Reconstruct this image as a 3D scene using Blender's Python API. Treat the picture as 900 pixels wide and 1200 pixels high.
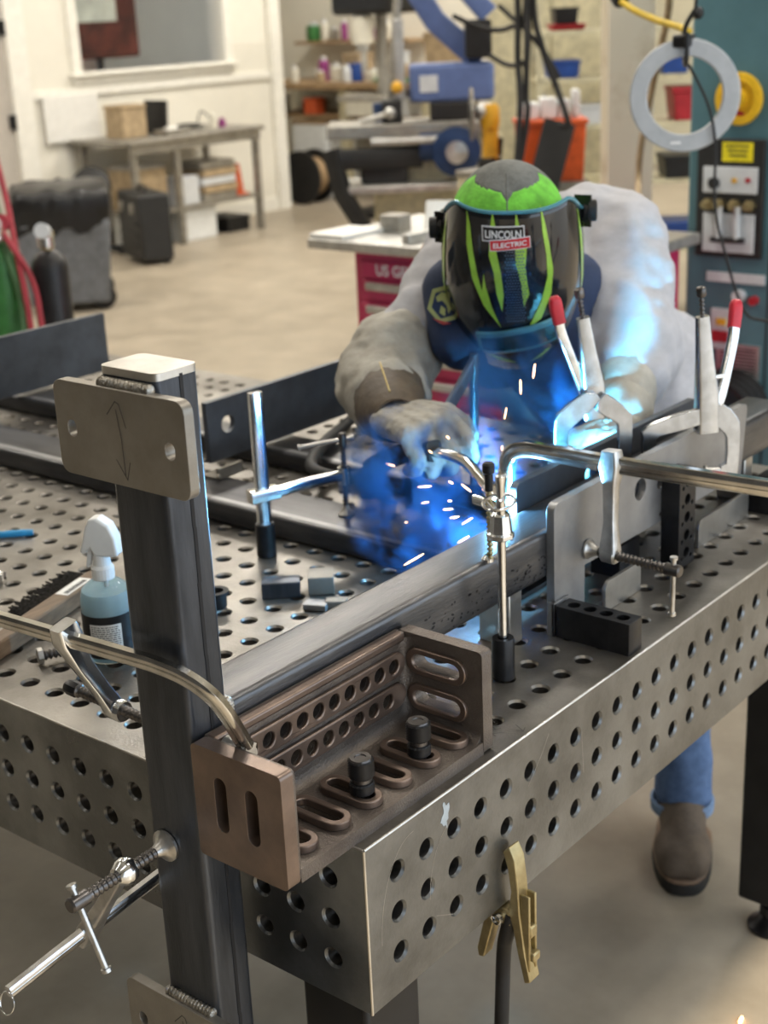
import bpy, bmesh, math, random
from mathutils import Vector, Matrix, Euler, noise as mnoise
from math import pi, sin, cos, radians

for _o in list(bpy.data.objects):
    bpy.data.objects.remove(_o)
scene = bpy.context.scene
COL = scene.collection

# ------------------------------------------------------------------ camera
cam_data = bpy.data.cameras.new('camera')
cam = bpy.data.objects.new('camera', cam_data)
COL.objects.link(cam)
_F = Vector((0.7230, 0.6043, -0.3336)).normalized()
_R = Vector((0.6293, -0.7760, -0.0434))
_R = (_R - _F * _R.dot(_F)).normalized()
_U = _R.cross(_F)
cam.matrix_world = Matrix(((_R.x, _U.x, -_F.x, -0.9455), (_R.y, _U.y, -_F.y, -0.8382),
                           (_R.z, _U.z, -_F.z, 1.6828), (0, 0, 0, 1)))
cam_data.sensor_fit = 'VERTICAL'
cam_data.sensor_height = 36.0
cam_data.lens = 1674.79 / 1200 * 36.0
cam_data.clip_start = 0.05
cam_data.clip_end = 100
cam_data.dof.use_dof = True
cam_data.dof.focus_distance = 1.52
cam_data.dof.aperture_fstop = 6.3
scene.camera = cam

# ------------------------------------------------------------------ world, sun, lights, exposure
world = bpy.data.worlds.new('world')
scene.world = world
world.use_nodes = True
_bg = world.node_tree.nodes['Background']
_bg.inputs['Color'].default_value = (0.75, 0.87, 1.0, 1)
_bg.inputs['Strength'].default_value = 2.2

def area_light(name, loc, rot, sx, sy, power, color):
    d = bpy.data.lights.new(name, 'AREA')
    d.shape = 'RECTANGLE'; d.size = sx; d.size_y = sy
    d.energy = power; d.color = color
    o = bpy.data.objects.new(name, d)
    o.location = loc; o.rotation_euler = rot
    COL.objects.link(o)
    return o

WARM = (1.0, 0.94, 0.85)
CEIL = 4.6
for _i, (_x, _y, _p) in enumerate(((-1.5, -1.0, 14), (-1.5, 2.6, 14), (2.0, -1.0, 40), (2.0, 2.6, 58), (5.5, 1.0, 80), (5.5, 5.2, 110), (9.5, 2.6, 100), (9.5, 6.2, 130), (2.0, 6.2, 80))):
    area_light('ceiling_fill_light', (_x, _y, CEIL - 0.16), (0, 0, 0), 2.2, 0.34, _p, WARM)  # unseen ceiling lamps, added to light the shop

_sd = bpy.data.lights.new('sun', 'SUN')
_sd.energy = 4.0; _sd.color = (1.0, 0.86, 0.66); _sd.angle = radians(0.6)
_so = bpy.data.objects.new('sun', _sd)
_so.rotation_euler = Vector((0.06, 0.76, -0.653)).to_track_quat('-Z', 'Y').to_euler()
_so.location = (2, -8, 6)
COL.objects.link(_so)

scene.view_settings.view_transform = 'Standard'
scene.view_settings.look = 'None'
scene.view_settings.exposure = 0.35
scene.view_settings.gamma = 1.0
scene.view_settings.use_curve_mapping = False

# ------------------------------------------------------------------ materials
MATS = {}
def mat(name, col, rough=0.5, metal=0.0, var=0.12, scale=18.0, bump=0.0, bscale=80.0, col2=None,
        stretch=(1, 1, 1), coat=0.0, emis=None, estr=0.0, trans=0.0, ior=1.45, rvar=0.08, spec=0.5, alpha=1.0, detail=6.0, contrast=(0.35, 0.68)):
    m = bpy.data.materials.new(name); m.use_nodes = True
    nt = m.node_tree; N = nt.nodes; L = nt.links
    b = N['Principled BSDF']
    b.inputs['Metallic'].default_value = metal
    b.inputs['Roughness'].default_value = rough
    b.inputs['Specular IOR Level'].default_value = spec
    b.inputs['Coat Weight'].default_value = coat
    b.inputs['Transmission Weight'].default_value = trans
    b.inputs['IOR'].default_value = ior
    b.inputs['Alpha'].default_value = alpha
    tc = N.new('ShaderNodeTexCoord'); mp = N.new('ShaderNodeMapping')
    mp.inputs['Scale'].default_value = stretch
    L.new(tc.outputs['Object'], mp.inputs['Vector'])
    nz = N.new('ShaderNodeTexNoise'); nz.inputs['Scale'].default_value = scale; nz.inputs['Detail'].default_value = detail
    nz.inputs['Roughness'].default_value = 0.62
    L.new(mp.outputs['Vector'], nz.inputs['Vector'])
    rp = N.new('ShaderNodeValToRGB')
    c2 = col2 if col2 else tuple(max(0, c * (1 - 2.2 * var)) for c in col)
    c1 = col if col2 else tuple(min(1, c * (1 + var)) for c in col)
    rp.color_ramp.elements[0].position = contrast[0]; rp.color_ramp.elements[1].position = contrast[1]
    rp.color_ramp.elements[0].color = (*c2, 1); rp.color_ramp.elements[1].color = (*c1, 1)
    L.new(nz.outputs['Fac'], rp.inputs['Fac'])
    L.new(rp.outputs['Color'], b.inputs['Base Color'])
    if rvar > 0:
        mr = N.new('ShaderNodeMapRange')
        mr.inputs['To Min'].default_value = max(0.02, rough - rvar); mr.inputs['To Max'].default_value = min(1, rough + rvar)
        L.new(nz.outputs['Fac'], mr.inputs['Value']); L.new(mr.outputs['Result'], b.inputs['Roughness'])
    if bump > 0:
        n2 = N.new('ShaderNodeTexNoise'); n2.inputs['Scale'].default_value = bscale; n2.inputs['Detail'].default_value = 4
        L.new(mp.outputs['Vector'], n2.inputs['Vector'])
        bp = N.new('ShaderNodeBump'); bp.inputs['Strength'].default_value = bump; bp.inputs['Distance'].default_value = 0.004
        L.new(n2.outputs['Fac'], bp.inputs['Height']); L.new(bp.outputs['Normal'], b.inputs['Normal'])
    if emis:
        b.inputs['Emission Color'].default_value = (*emis, 1); b.inputs['Emission Strength'].default_value = estr
    MATS[name] = m
    return m

def srgb(r, g, b):
    f = lambda c: ((c / 255 + 0.055) / 1.055) ** 2.4 if c > 10 else c / 255 / 12.92
    return (f(r), f(g), f(b))

mat('table_steel', (0.33, 0.31, 0.28), 0.36, 0.85, scale=6, contrast=(0.40, 0.62), col2=(0.17, 0.157, 0.14), bump=0.12, bscale=240, detail=12, rvar=0.14)
mat('table_side', (0.275, 0.285, 0.29), 0.32, 0.88, scale=5, contrast=(0.40, 0.62), col2=(0.15, 0.156, 0.16), bump=0.10, bscale=220, detail=12, rvar=0.14)
mat('bore_shade', (0.14, 0.133, 0.125), 0.42, 0.8, scale=30, var=0.2)
mat('mill_scale', (0.095, 0.105, 0.125), 0.32, 0.78, scale=9, col2=(0.045, 0.05, 0.06), stretch=(3, 3, 0.5), bump=0.08, bscale=160)
mat('mill_scale_x', (0.165, 0.16, 0.16), 0.33, 0.78, scale=9, col2=(0.065, 0.07, 0.08), stretch=(0.4, 3, 3), bump=0.12, bscale=130)
mat('mill_scale_y', (0.13, 0.13, 0.135), 0.36, 0.75, scale=9, col2=(0.05, 0.05, 0.055), stretch=(3, 0.4, 3), bump=0.08, bscale=160)
mat('seam', (0.018, 0.018, 0.02), 0.6, 0.3)
mat('plate_steel', (0.36, 0.335, 0.295), 0.46, 0.75, scale=14, detail=12, col2=(0.26, 0.238, 0.205), bump=0.10, bscale=420)
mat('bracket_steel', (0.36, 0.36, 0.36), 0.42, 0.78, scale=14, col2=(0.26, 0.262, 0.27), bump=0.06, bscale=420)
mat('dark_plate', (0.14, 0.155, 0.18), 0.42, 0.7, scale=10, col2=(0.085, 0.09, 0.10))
mat('ground_steel', (0.62, 0.60, 0.56), 0.33, 0.92, scale=16, var=0.1)
mat('weld', (0.45, 0.42, 0.37), 0.32, 0.95, scale=60, var=0.2, bump=0.5, bscale=300)
mat('cast_brown', (0.275, 0.205, 0.165), 0.36, 0.78, scale=12, detail=10, col2=(0.16, 0.12, 0.10), bump=0.05, bscale=300)
mat('cast_rough', (0.205, 0.175, 0.15), 0.46, 0.7, scale=14, detail=10, col2=(0.12, 0.10, 0.088), bump=0.35, bscale=420)
mat('zinc', (0.76, 0.78, 0.80), 0.15, 1.0, scale=30, var=0.08)
mat('zinc_warm', (0.74, 0.73, 0.70), 0.15, 1.0, scale=30, var=0.1)
mat('plier_steel', (0.50, 0.51, 0.52), 0.24, 1.0, scale=30, var=0.1)
mat('forged', (0.55, 0.54, 0.52), 0.34, 0.95, scale=40, var=0.12, bump=0.12, bscale=220)
mat('screw_steel', (0.15, 0.14, 0.135), 0.32, 0.85, scale=30, var=0.2)
mat('black_oxide', (0.022, 0.022, 0.024), 0.36, 0.4, scale=30, var=0.2)
mat('black_paint', (0.012, 0.012, 0.013), 0.45, 0.0, scale=20, var=0.2)
mat('rubber', (0.016, 0.016, 0.017), 0.6, 0.0, scale=40, var=0.2)
mat('brass', (0.52, 0.43, 0.235), 0.42, 0.85, scale=40, col2=(0.36, 0.29, 0.15), bump=0.12, bscale=200)
mat('pencil', (0.10, 0.092, 0.085), 0.7, 0.1)
mat('red_grip', (0.62, 0.03, 0.05), 0.35, 0.0)
mat('plastic_white', (0.80, 0.82, 0.82), 0.4, 0.0, var=0.04)
mat('wood', (0.23, 0.155, 0.095), 0.6, 0.0, scale=9, col2=(0.12, 0.078, 0.046), stretch=(1, 8, 8))
mat('paper', (0.80, 0.79, 0.75), 0.7, 0.0, var=0.03)
mat('ink', (0.03, 0.03, 0.03), 0.7, 0.0)
mat('bristle', (0.10, 0.095, 0.09), 0.5, 0.5, scale=200, var=0.3)

# ------------------------------------------------------------------ geometry helpers
class MB:
    def __init__(s):
        s.v = []; s.f = []
    def add(s, vs, fs):
        o = len(s.v)
        s.v += [Vector(v) for v in vs]
        s.f += [tuple(i + o for i in f) for f in fs]
        return s
    def xform(s, M):
        s.v = [M @ v for v in s.v]; return s
    def box(s, x0, x1, y0, y1, z0, z1, M=None):
        vs = [Vector(p) for p in ((x0, y0, z0), (x1, y0, z0), (x1, y1, z0), (x0, y1, z0), (x0, y0, z1), (x1, y0, z1), (x1, y1, z1), (x0, y1, z1))]
        if M is not None: vs = [M @ v for v in vs]
        return s.add(vs, [(0, 3, 2, 1), (4, 5, 6, 7), (0, 1, 5, 4), (1, 2, 6, 5), (2, 3, 7, 6), (3, 0, 4, 7)])
    def cbox(s, c, sz, rot=(0, 0, 0)):
        M = Matrix.Translation(c) @ Euler(rot).to_matrix().to_4x4()
        a, b, d = sz[0] / 2, sz[1] / 2, sz[2] / 2
        return s.box(-a, a, -b, b, -d, d, M)
    def lathe(s, p0, p1, prof, seg=24, closed_ends=True):
        # prof: list of (t in metres along axis from p0, radius)
        p0 = Vector(p0); ax = (Vector(p1) - p0).normalized()
        q = ax.to_track_quat('Z', 'Y').to_matrix()
        vs = []; fs = []
        for t, r in prof:
            for k in range(seg):
                a = 2 * pi * k / seg
                vs.append(p0 + q @ Vector((r * cos(a), r * sin(a), t)))
        n = len(prof)
        for i in range(n - 1):
            for k in range(seg):
                k2 = (k + 1) % seg
                fs.append((i * seg + k, i * seg + k2, (i + 1) * seg + k2, (i + 1) * seg + k))
        if closed_ends:
            fs.append(tuple(reversed(range(seg)))); fs.append(tuple(range((n - 1) * seg, n * seg)))
        return s.add(vs, fs)
    def cyl(s, p0, p1, r, seg=20, r2=None):
        l = (Vector(p1) - Vector(p0)).length
        return s.lathe(p0, p1, [(0, r), (l, r if r2 is None else r2)], seg)
    def thread(s, p0, p1, r, pitch=0.0058, depth=0.0024, seg=18):
        l = (Vector(p1) - Vector(p0)).length
        pr = []; n = max(2, int(l / pitch))
        for i in range(n):
            t = l * i / n
            pr += [(t, r - depth), (t + l / n * 0.35, r), (t + l / n * 0.6, r), (t + l / n * 0.95, r - depth)]
        pr.append((l, r - depth))
        return s.lathe(p0, p1, pr, seg)
    def sweep(s, pts, prof, up=(0, 0, 1), cap=True, scales=None):
        # prof: 2D outline (side, up)
        pts = [Vector(p) for p in pts]; up = Vector(up); n = len(prof); vs = []; fs = []
        prev = None
        for i, p in enumerate(pts):
            if i == 0: t = pts[1] - pts[0]
            elif i == len(pts) - 1: t = pts[-1] - pts[-2]
            else: t = (pts[i + 1] - p).normalized() + (p - pts[i - 1]).normalized()
            t.normalize()
            if prev is None:
                side = t.cross(up)
                if side.length < 1e-4: side = t.cross(Vector((1, 0, 0)))
                side.normalize()
            else:
                side = prev - t * prev.dot(t)
                side.normalize()
            prev = side
            u = side.cross(t)
            k = scales[i] if scales else 1.0
            for a, b in prof: vs.append(p + side * a * k + u * b * k)
        for i in range(len(pts) - 1):
            for k in range(n):
                k2 = (k + 1) % n
                fs.append((i * n + k, i * n + k2, (i + 1) * n + k2, (i + 1) * n + k))
        if cap:
            fs.append(tuple(reversed(range(n)))); fs.append(tuple(range((len(pts) - 1) * n, len(pts) * n)))
        return s.add(vs, fs)
    def tube(s, pts, r, seg=12, scales=None):
        return s.sweep(pts, circ(r, seg), cap=True, scales=scales)
    def sphere(s, c, r, seg=16, rings=10, M=None):
        if not hasattr(r, '__len__'): r = (r, r, r)
        vs = []; fs = []
        for i in range(rings + 1):
            th = pi * i / rings
            for k in range(seg):
                a = 2 * pi * k / seg
                v = Vector((r[0] * sin(th) * cos(a), r[1] * sin(th) * sin(a), r[2] * cos(th)))
                if M is not None: v = M @ v
                vs.append(Vector(c) + v)
        for i in range(rings):
            for k in range(seg):
                k2 = (k + 1) % seg
                fs.append((i * seg + k, (i + 1) * seg + k, (i + 1) * seg + k2, i * seg + k2))
        return s.add(vs, fs)
    def capsule(s, a, b, ra, rb, seg=14, rings=6):
        # tapered capsule
        a = Vector(a); b = Vector(b); l = (b - a).length
        pr = []
        for i in range(rings + 1):
            th = pi / 2 * i / rings
            pr.append((-ra * cos(th), max(1e-4, ra * sin(th))))
        for i in range(rings + 1):
            th = pi / 2 * i / rings
            pr.append((l + rb * sin(th), max(1e-4, rb * cos(th))))
        return s.lathe(a, b, pr, seg)
    def plate(s, outline, holes, t0, t1, M):
        # outline / holes: 2D loops; extruded from t0 to t1 along local z of M
        bm = bmesh.new()
        edges = []
        loops = [outline] + list(holes)
        for lp in loops:
            vs = [bm.verts.new((p[0], p[1], t0)) for p in lp]
            for i in range(len(vs)):
                edges.append(bm.edges.new((vs[i], vs[(i + 1) % len(vs)])))
        bmesh.ops.triangle_fill(bm, use_beauty=True, edges=edges)
        bmesh.ops.recalc_face_normals(bm, faces=bm.faces)
        r = bmesh.ops.extrude_face_region(bm, geom=list(bm.faces))
        for g in r['geom']:
            if isinstance(g, bmesh.types.BMVert): g.co.z = t1
        bmesh.ops.recalc_face_normals(bm, faces=bm.faces)
        bm.verts.index_update()
        vs = [M @ v.co for v in bm.verts]
        fs = [tuple(v.index for v in f.verts) for f in bm.faces]
        if M.to_3x3().determinant() < 0: fs = [tuple(reversed(f)) for f in fs]
        bm.free()
        return s.add(vs, fs)

def circ(r, seg=20, cx=0, cy=0):
    return [(cx + r * cos(2 * pi * k / seg), cy + r * sin(2 * pi * k / seg)) for k in range(seg)]
def slot(cx, cy, L, r, ang=0, seg=8):
    pts = []
    for sgn, a0 in ((1, -pi / 2), (-1, pi / 2)):
        for k in range(seg + 1):
            a = a0 + pi * k / seg
            pts.append((sgn * (L / 2 - r) + r * cos(a), r * sin(a)))
    c, d = cos(ang), sin(ang)
    return [(cx + x * c - y * d, cy + x * d + y * c) for x, y in pts]
def rrect(x0, x1, y0, y1, r, seg=5):
    pts = []
    for cx, cy, a0 in ((x1 - r, y1 - r, 0), (x0 + r, y1 - r, pi / 2), (x0 + r, y0 + r, pi), (x1 - r, y0 + r, 3 * pi / 2)):
        for k in range(seg + 1):
            a = a0 + pi / 2 * k / seg
            pts.append((cx + r * cos(a), cy + r * sin(a)))
    return pts
def plane_M(o, ex, ey):
    ex = Vector(ex).normalized(); ey = Vector(ey).normalized(); ez = ex.cross(ey)
    return Matrix(((ex.x, ey.x, ez.x, o[0]), (ex.y, ey.y, ez.y, o[1]), (ex.z, ey.z, ez.z, o[2]), (0, 0, 0, 1)))
def bez(pts, n=24):
    # Catmull-Rom through points
    P = [Vector(p) for p in pts]; out = []
    for i in range(len(P) - 1):
        p0 = P[max(i - 1, 0)]; p1 = P[i]; p2 = P[i + 1]; p3 = P[min(i + 2, len(P) - 1)]
        for k in range(n):
            t = k / n
            out.append(0.5 * ((2 * p1) + (p2 - p0) * t + (2 * p0 - 5 * p1 + 4 * p2 - p3) * t * t + (3 * p1 - p0 - 3 * p2 + p3) * t ** 3))
    out.append(P[-1]); return out

def world_loc(o):
    v = Vector((0, 0, 0))
    while o is not None:
        v += o.location; o = o.parent
    return v
def tag(o, label=None, cat=None, group=None, kind=None):
    if label: o['label'] = label
    if cat: o['category'] = cat
    if group: o['group'] = group
    if kind: o['kind'] = kind
    return o
def thing(name, label, cat, loc=(0, 0, 0), group=None):
    o = bpy.data.objects.new(name, None)
    o.empty_display_size = 0.05
    o.location = loc; COL.objects.link(o)
    return tag(o, label, cat, group)
def obj(name, mb, m, parent=None, bevel=0.0, bseg=2, sub=0, ang=35, smooth=True, mods=None):
    me = bpy.data.meshes.new(name)
    if parent is None:
        xs = [v.x for v in mb.v]; ys = [v.y for v in mb.v]; zs = [v.z for v in mb.v]
        org = Vector(((min(xs) + max(xs)) / 2, (min(ys) + max(ys)) / 2, min(zs)))
        base = Vector((0, 0, 0))
    else:
        base = world_loc(parent); org = base
    me.from_pydata([tuple(v - org) for v in mb.v], [], mb.f)
    me.validate()
    mm = MATS[m] if isinstance(m, str) else m
    me.materials.append(mm)
    if smooth:
        me.shade_smooth()
        me.set_sharp_from_angle(angle=radians(ang))
    o = bpy.data.objects.new(name, me)
    COL.objects.link(o)
    if parent is None: o.location = org
    else: o.parent = parent
    if bevel > 0:
        b = o.modifiers.new('bevel', 'BEVEL'); b.width = bevel; b.segments = bseg; b.limit_method = 'ANGLE'; b.angle_limit = radians(50)
        b.harden_normals = False
    if sub:
        b = o.modifiers.new('sub', 'SUBSURF'); b.levels = sub; b.render_levels = sub
    return o
def copy_at(o, loc, parent):
    c = o.copy(); COL.objects.link(c); c.parent = parent; c.location = loc
    return c
def copy_tree(o, parent=None):
    c = o.copy(); COL.objects.link(c); c.parent = parent
    for ch in list(o.children): copy_tree(ch, c)
    return c
_txt_cache = {}
def text_geo(s, size=1.0, bold=0.0, align='CENTER'):
    # flat text as (verts, faces) in the XY plane
    c = bpy.data.curves.new('t', 'FONT'); c.body = s; c.size = size; c.offset = bold; c.align_x = align; c.align_y = 'CENTER'
    c.resolution_u = 3
    o = bpy.data.objects.new('t', c); COL.objects.link(o)
    dg = bpy.context.evaluated_depsgraph_get(); dg.update()
    me = bpy.data.meshes.new_from_object(o.evaluated_get(dg))
    vs = [v.co.copy() for v in me.vertices]; fs = [tuple(p.vertices) for p in me.polygons]
    bpy.data.objects.remove(o); bpy.data.curves.remove(c); bpy.data.meshes.remove(me)
    return vs, fs

# ================================================================== structure: the shop
T = 0.87          # table top height
S = 0.0508        # hole pitch

mat('concrete', (0.42, 0.362, 0.28), 0.42, 0.0, scale=4.5, contrast=(0.30, 0.70), col2=(0.29, 0.248, 0.188), bump=0.08, bscale=60, rvar=0.12, detail=9)
mat('wall_white', (0.80, 0.77, 0.68), 0.7, 0.0, var=0.03, scale=2)
mat('wall_cream', (0.62, 0.58, 0.44), 0.7, 0.0, var=0.05, scale=2)
mat('wall_brown', (0.085, 0.082, 0.078), 0.7, 0.0, var=0.2, scale=1.5)
mat('ceiling_paint', (0.66, 0.64, 0.58), 0.8, 0.0, var=0.05, scale=2)
mat('lamp_glow', (1, 1, 1), 0.5, 0, emis=(1.0, 0.92, 0.78), estr=6.0, var=0)

XF, YL, YR, XN = 12.6, 8.15, -4.2, -4.5   # far wall, left wall, right (door) wall, near wall
WX = 8.0                                  # end of the white partition
floor = obj('floor', MB().box(XN, XF, YR - 4.0, 11.0, -0.2, 0), 'concrete'); tag(floor, 'tan polished concrete shop floor', None, kind='structure')
ceil = obj('ceiling', MB().box(XN, XF, YR, 11.0, CEIL, CEIL + 0.15), 'ceiling_paint'); tag(ceil, kind='structure')
tag(obj('wall_far', MB().box(XF, XF + 0.15, YR, 11.0, 0, CEIL), 'wall_cream'), kind='structure')
tag(obj('wall_recess', MB().box(WX, XF, 10.85, 11.0, 0, CEIL), 'wall_white'), kind='structure')
tag(obj('wall_near', MB().box(XN - 0.15, XN, YR, 11.0, 0, CEIL), 'wall_brown'), kind='structure')
# bay door wall (right, behind the camera's right shoulder): open roll-up door, header at 3.8 m
_w = MB().box(XN, -3.0, YR - 0.15, YR, 0, CEIL).box(6.5, XF, YR - 0.15, YR, 0, CEIL).box(-3.0, 6.5, YR - 0.15, YR, 3.8, CEIL)
tag(obj('wall_bay', _w, 'wall_white'), kind='structure')
# white partition on the left with an interior window
X0w, X1w, Z0w, Z1w = 6.44, 7.98, 1.30, 2.55
WEND = 8.62
_w = MB().box(XN, 4.75, YL, YL + 0.14, 0, CEIL).box(4.75, 5.79, YL, YL + 0.14, 2.1, CEIL).box(5.79, X0w, YL, YL + 0.14, 0, CEIL)
_w.box(X0w, X1w, YL, YL + 0.14, 0, Z0w).box(X0w, X1w, YL, YL + 0.14, Z1w, CEIL).box(X1w, WEND, YL, YL + 0.14, 0, CEIL)
wl = obj('wall_left', _w, 'wall_white'); tag(wl, kind='structure')
tag(obj('wall_corner', MB().box(WEND - 0.14, WEND, YL + 0.14, 10.85, 0, CEIL), 'wall_white'), kind='structure')
mat('trim_white', (0.84, 0.82, 0.75), 0.5, 0, var=0.03)
mat('glass', (1, 1, 1), 0.02, 0, trans=1.0, ior=1.05, var=0, rvar=0)
mat('office_wall', (0.62, 0.50, 0.44), 0.7, 0, var=0.04)
win = thing('window_1', None, None, (7.2, YL, Z0w)); tag(win, kind='structure')
_f = MB()
for a in ((X0w - 0.09, X0w, Z0w - 0.09, Z1w + 0.09), (X1w, X1w + 0.09, Z0w - 0.09, Z1w + 0.09), (X0w, X1w, Z0w - 0.09, Z0w), (X0w, X1w, Z1w, Z1w + 0.09)):
    _f.box(a[0], a[1], YL - 0.03, YL + 0.002, a[2], a[3])
obj('window_frame', _f, 'trim_white', win, bevel=0.006)
obj('window_sill', MB().box(X0w - 0.12, X1w + 0.12, YL - 0.07, YL + 0.10, Z0w - 0.03, Z0w - 0.005), 'trim_white', win, bevel=0.005)
obj('pane', MB().box(X0w, X1w, YL + 0.06, YL + 0.066, Z0w, Z1w), 'glass', win)
tag(obj('trim_1', MB().box(5.95, WEND, YL - 0.025, YL, 1.13, 1.19), 'trim_white', bevel=0.004), kind='structure')
tag(obj('trim_2', MB().box(5.86, 5.95, YL - 0.025, YL, 0, 2.2), 'trim_white', bevel=0.004), kind='structure')
tag(obj('trim_3', MB().box(WEND - 0.1, WEND + 0.03, YL - 0.05, YL + 0.16, 0, CEIL), 'trim_white', bevel=0.004), kind='structure')
mat('baseboard_grey', (0.30, 0.27, 0.22), 0.6)
tag(obj('baseboard_left', MB().box(5.95, WEND - 0.1, YL - 0.018, YL, 0, 0.11), 'trim_white'), kind='structure')
tag(obj('wall_office', MB().box(5.0, WEND - 0.14, 10.3, 10.4, 0, CEIL), 'office_wall'), kind='structure')
mat('door_grey', (0.50, 0.46, 0.41), 0.5, 0, var=0.03)
dr = thing('door_1', None, None, (5.3, YL, 0)); tag(dr, kind='structure')
obj('door_leaf', MB().box(4.79, 5.775, YL + 0.02, YL + 0.065, 0.01, 2.08), 'door_grey', dr, bevel=0.004)
obj('door_frame', MB().box(5.775, 5.86, YL - 0.03, YL + 0.1, 0, 2.18).box(4.70, 4.79, YL - 0.03, YL + 0.1, 0, 2.18).box(4.79, 5.775, YL - 0.03, YL + 0.1, 2.08, 2.18), 'trim_white', dr, bevel=0.005)
for z in (0.25, 0.99, 1.65):
    obj('hinge', MB().cyl((5.775, YL - 0.012, z - 0.055), (5.775, YL - 0.012, z + 0.055), 0.016, 10).box(5.74, 5.81, YL - 0.006, YL + 0.02, z - 0.05, z + 0.05), 'black_paint', dr)
# housings of the unseen ceiling lamps, added around the area lights
for _i, (_x, _y) in enumerate(((-1.5, -1.0), (-1.5, 2.6), (2.0, -1.0), (2.0, 2.6), (5.5, 1.0), (5.5, 5.2), (9.5, 2.6), (9.5, 6.2), (2.0, 6.2))):
    h = obj('ceiling_fill_lamp', MB().box(_x - 1.15, _x + 1.15, _y - 0.2, _y + 0.2, CEIL - 0.12, CEIL), 'trim_white', bevel=0.01)
    tag(h, 'unseen white strip lamp added on the shop ceiling', 'lamp', 'added ceiling strip lamps')

# ================================================================== fixture table
NX, NY = 26, 46
LX, LY = 1.38, 2.40
TT = 0.022
HR, HC = 0.0106, 0.0130       # hole radius, chamfer radius
def hole_plate(mb, nu, nv, u0, v0, W, H, t, M, N=24):
    # plate W x H in local xy, outer face at z=0, body toward -z; nu x nv holes, first at (u0, v0)
    ring = [(cos(2 * pi * k / N), sin(2 * pi * k / N)) for k in range(N)]
    sq = []
    for c, d in ring:
        m = max(abs(c), abs(d)); sq.append((c / m * S / 2, d / m * S / 2))
    for i in range(nu):
        for j in range(nv):
            cx, cy = u0 + i * S, v0 + j * S
            vs = [(cx + a, cy + b, 0) for a, b in sq] + [(cx + a * HC, cy + b * HC, 0) for a, b in ring] + \
                 [(cx + a * HR, cy + b * HR, -0.003) for a, b in ring] + [(cx + a * HR, cy + b * HR, -t) for a, b in ring]
            fs = []
            for r in range(3):
                for k in range(N):
                    k2 = (k + 1) % N
                    fs.append((r * N + k, r * N + k2, (r + 1) * N + k2, (r + 1) * N + k))
            mb.add([M @ Vector(v) for v in vs], fs)
    ua, ub = u0 - S / 2, u0 + (nu - 0.5) * S
    va, vb = v0 - S / 2, v0 + (nv - 0.5) * S
    def q(x0, x1, y0, y1):
        if x1 - x0 > 1e-5 and y1 - y0 > 1e-5:
            mb.add([M @ Vector(p) for p in ((x0, y0, 0), (x1, y0, 0), (x1, y1, 0), (x0, y1, 0))], [(0, 1, 2, 3)])
    q(0, ua, 0, H); q(ub, W, 0, H); q(ua, ub, 0, va); q(ua, ub, vb, H)
    # rim
    for a, b in (((0, 0), (W, 0)), ((W, 0), (W, H)), ((W, H), (0, H)), ((0, H), (0, 0))):
        mb.add([M @ Vector((*a, 0)), M @ Vector((*a, -t)), M @ Vector((*b, -t)), M @ Vector((*b, 0))], [(0, 1, 2, 3)])
    return mb
table = thing('fixture_table', 'grey steel welding fixture table with a grid of round holes on black legs', 'table', (LX / 2, LY / 2, 0))
E_ = 0.0012
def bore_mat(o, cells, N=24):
    # darker colour on the hole walls paints in the shade inside them
    o.data.materials.append(MATS['bore_shade'])
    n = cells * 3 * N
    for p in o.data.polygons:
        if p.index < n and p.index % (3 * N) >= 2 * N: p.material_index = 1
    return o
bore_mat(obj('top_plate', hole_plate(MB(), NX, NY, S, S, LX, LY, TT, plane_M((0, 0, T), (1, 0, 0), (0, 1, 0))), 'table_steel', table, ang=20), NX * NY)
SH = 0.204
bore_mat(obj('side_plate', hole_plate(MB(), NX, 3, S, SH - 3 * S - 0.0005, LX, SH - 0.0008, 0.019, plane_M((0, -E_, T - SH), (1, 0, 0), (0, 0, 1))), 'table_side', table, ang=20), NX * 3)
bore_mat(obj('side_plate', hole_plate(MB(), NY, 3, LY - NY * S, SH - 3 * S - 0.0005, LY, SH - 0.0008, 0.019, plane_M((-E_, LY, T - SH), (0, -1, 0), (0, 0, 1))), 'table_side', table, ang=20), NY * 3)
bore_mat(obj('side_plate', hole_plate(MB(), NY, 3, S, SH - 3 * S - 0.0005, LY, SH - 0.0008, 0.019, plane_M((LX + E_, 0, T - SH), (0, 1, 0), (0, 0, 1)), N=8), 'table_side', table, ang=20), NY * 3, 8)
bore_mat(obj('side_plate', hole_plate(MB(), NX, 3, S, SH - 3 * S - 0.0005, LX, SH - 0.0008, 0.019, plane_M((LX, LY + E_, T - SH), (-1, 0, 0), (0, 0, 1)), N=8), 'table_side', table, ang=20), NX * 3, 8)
mat('edge_bright', (0.62, 0.60, 0.56), 0.30, 0.95, var=0.1)
_e = MB()
_e.cyl((0, -0.0004, T - 0.0011), (LX, -0.0004, T - 0.0011), 0.0016, 8).cyl((-0.0004, 0, T - 0.0011), (-0.0004, LY, T - 0.0011), 0.0016, 8).cyl((-0.0006, -0.0006, T - SH), (-0.0006, -0.0006, T - 0.001), 0.0016, 8)
obj('ground_edge', _e, 'edge_bright', table)
_r = MB()
for x in (0.46, 0.92): _r.box(x, x + 0.012, 0.02, LY - 0.02, T - SH + 0.02, T - TT)
obj('inner_rib', _r, 'table_side', table)
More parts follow.
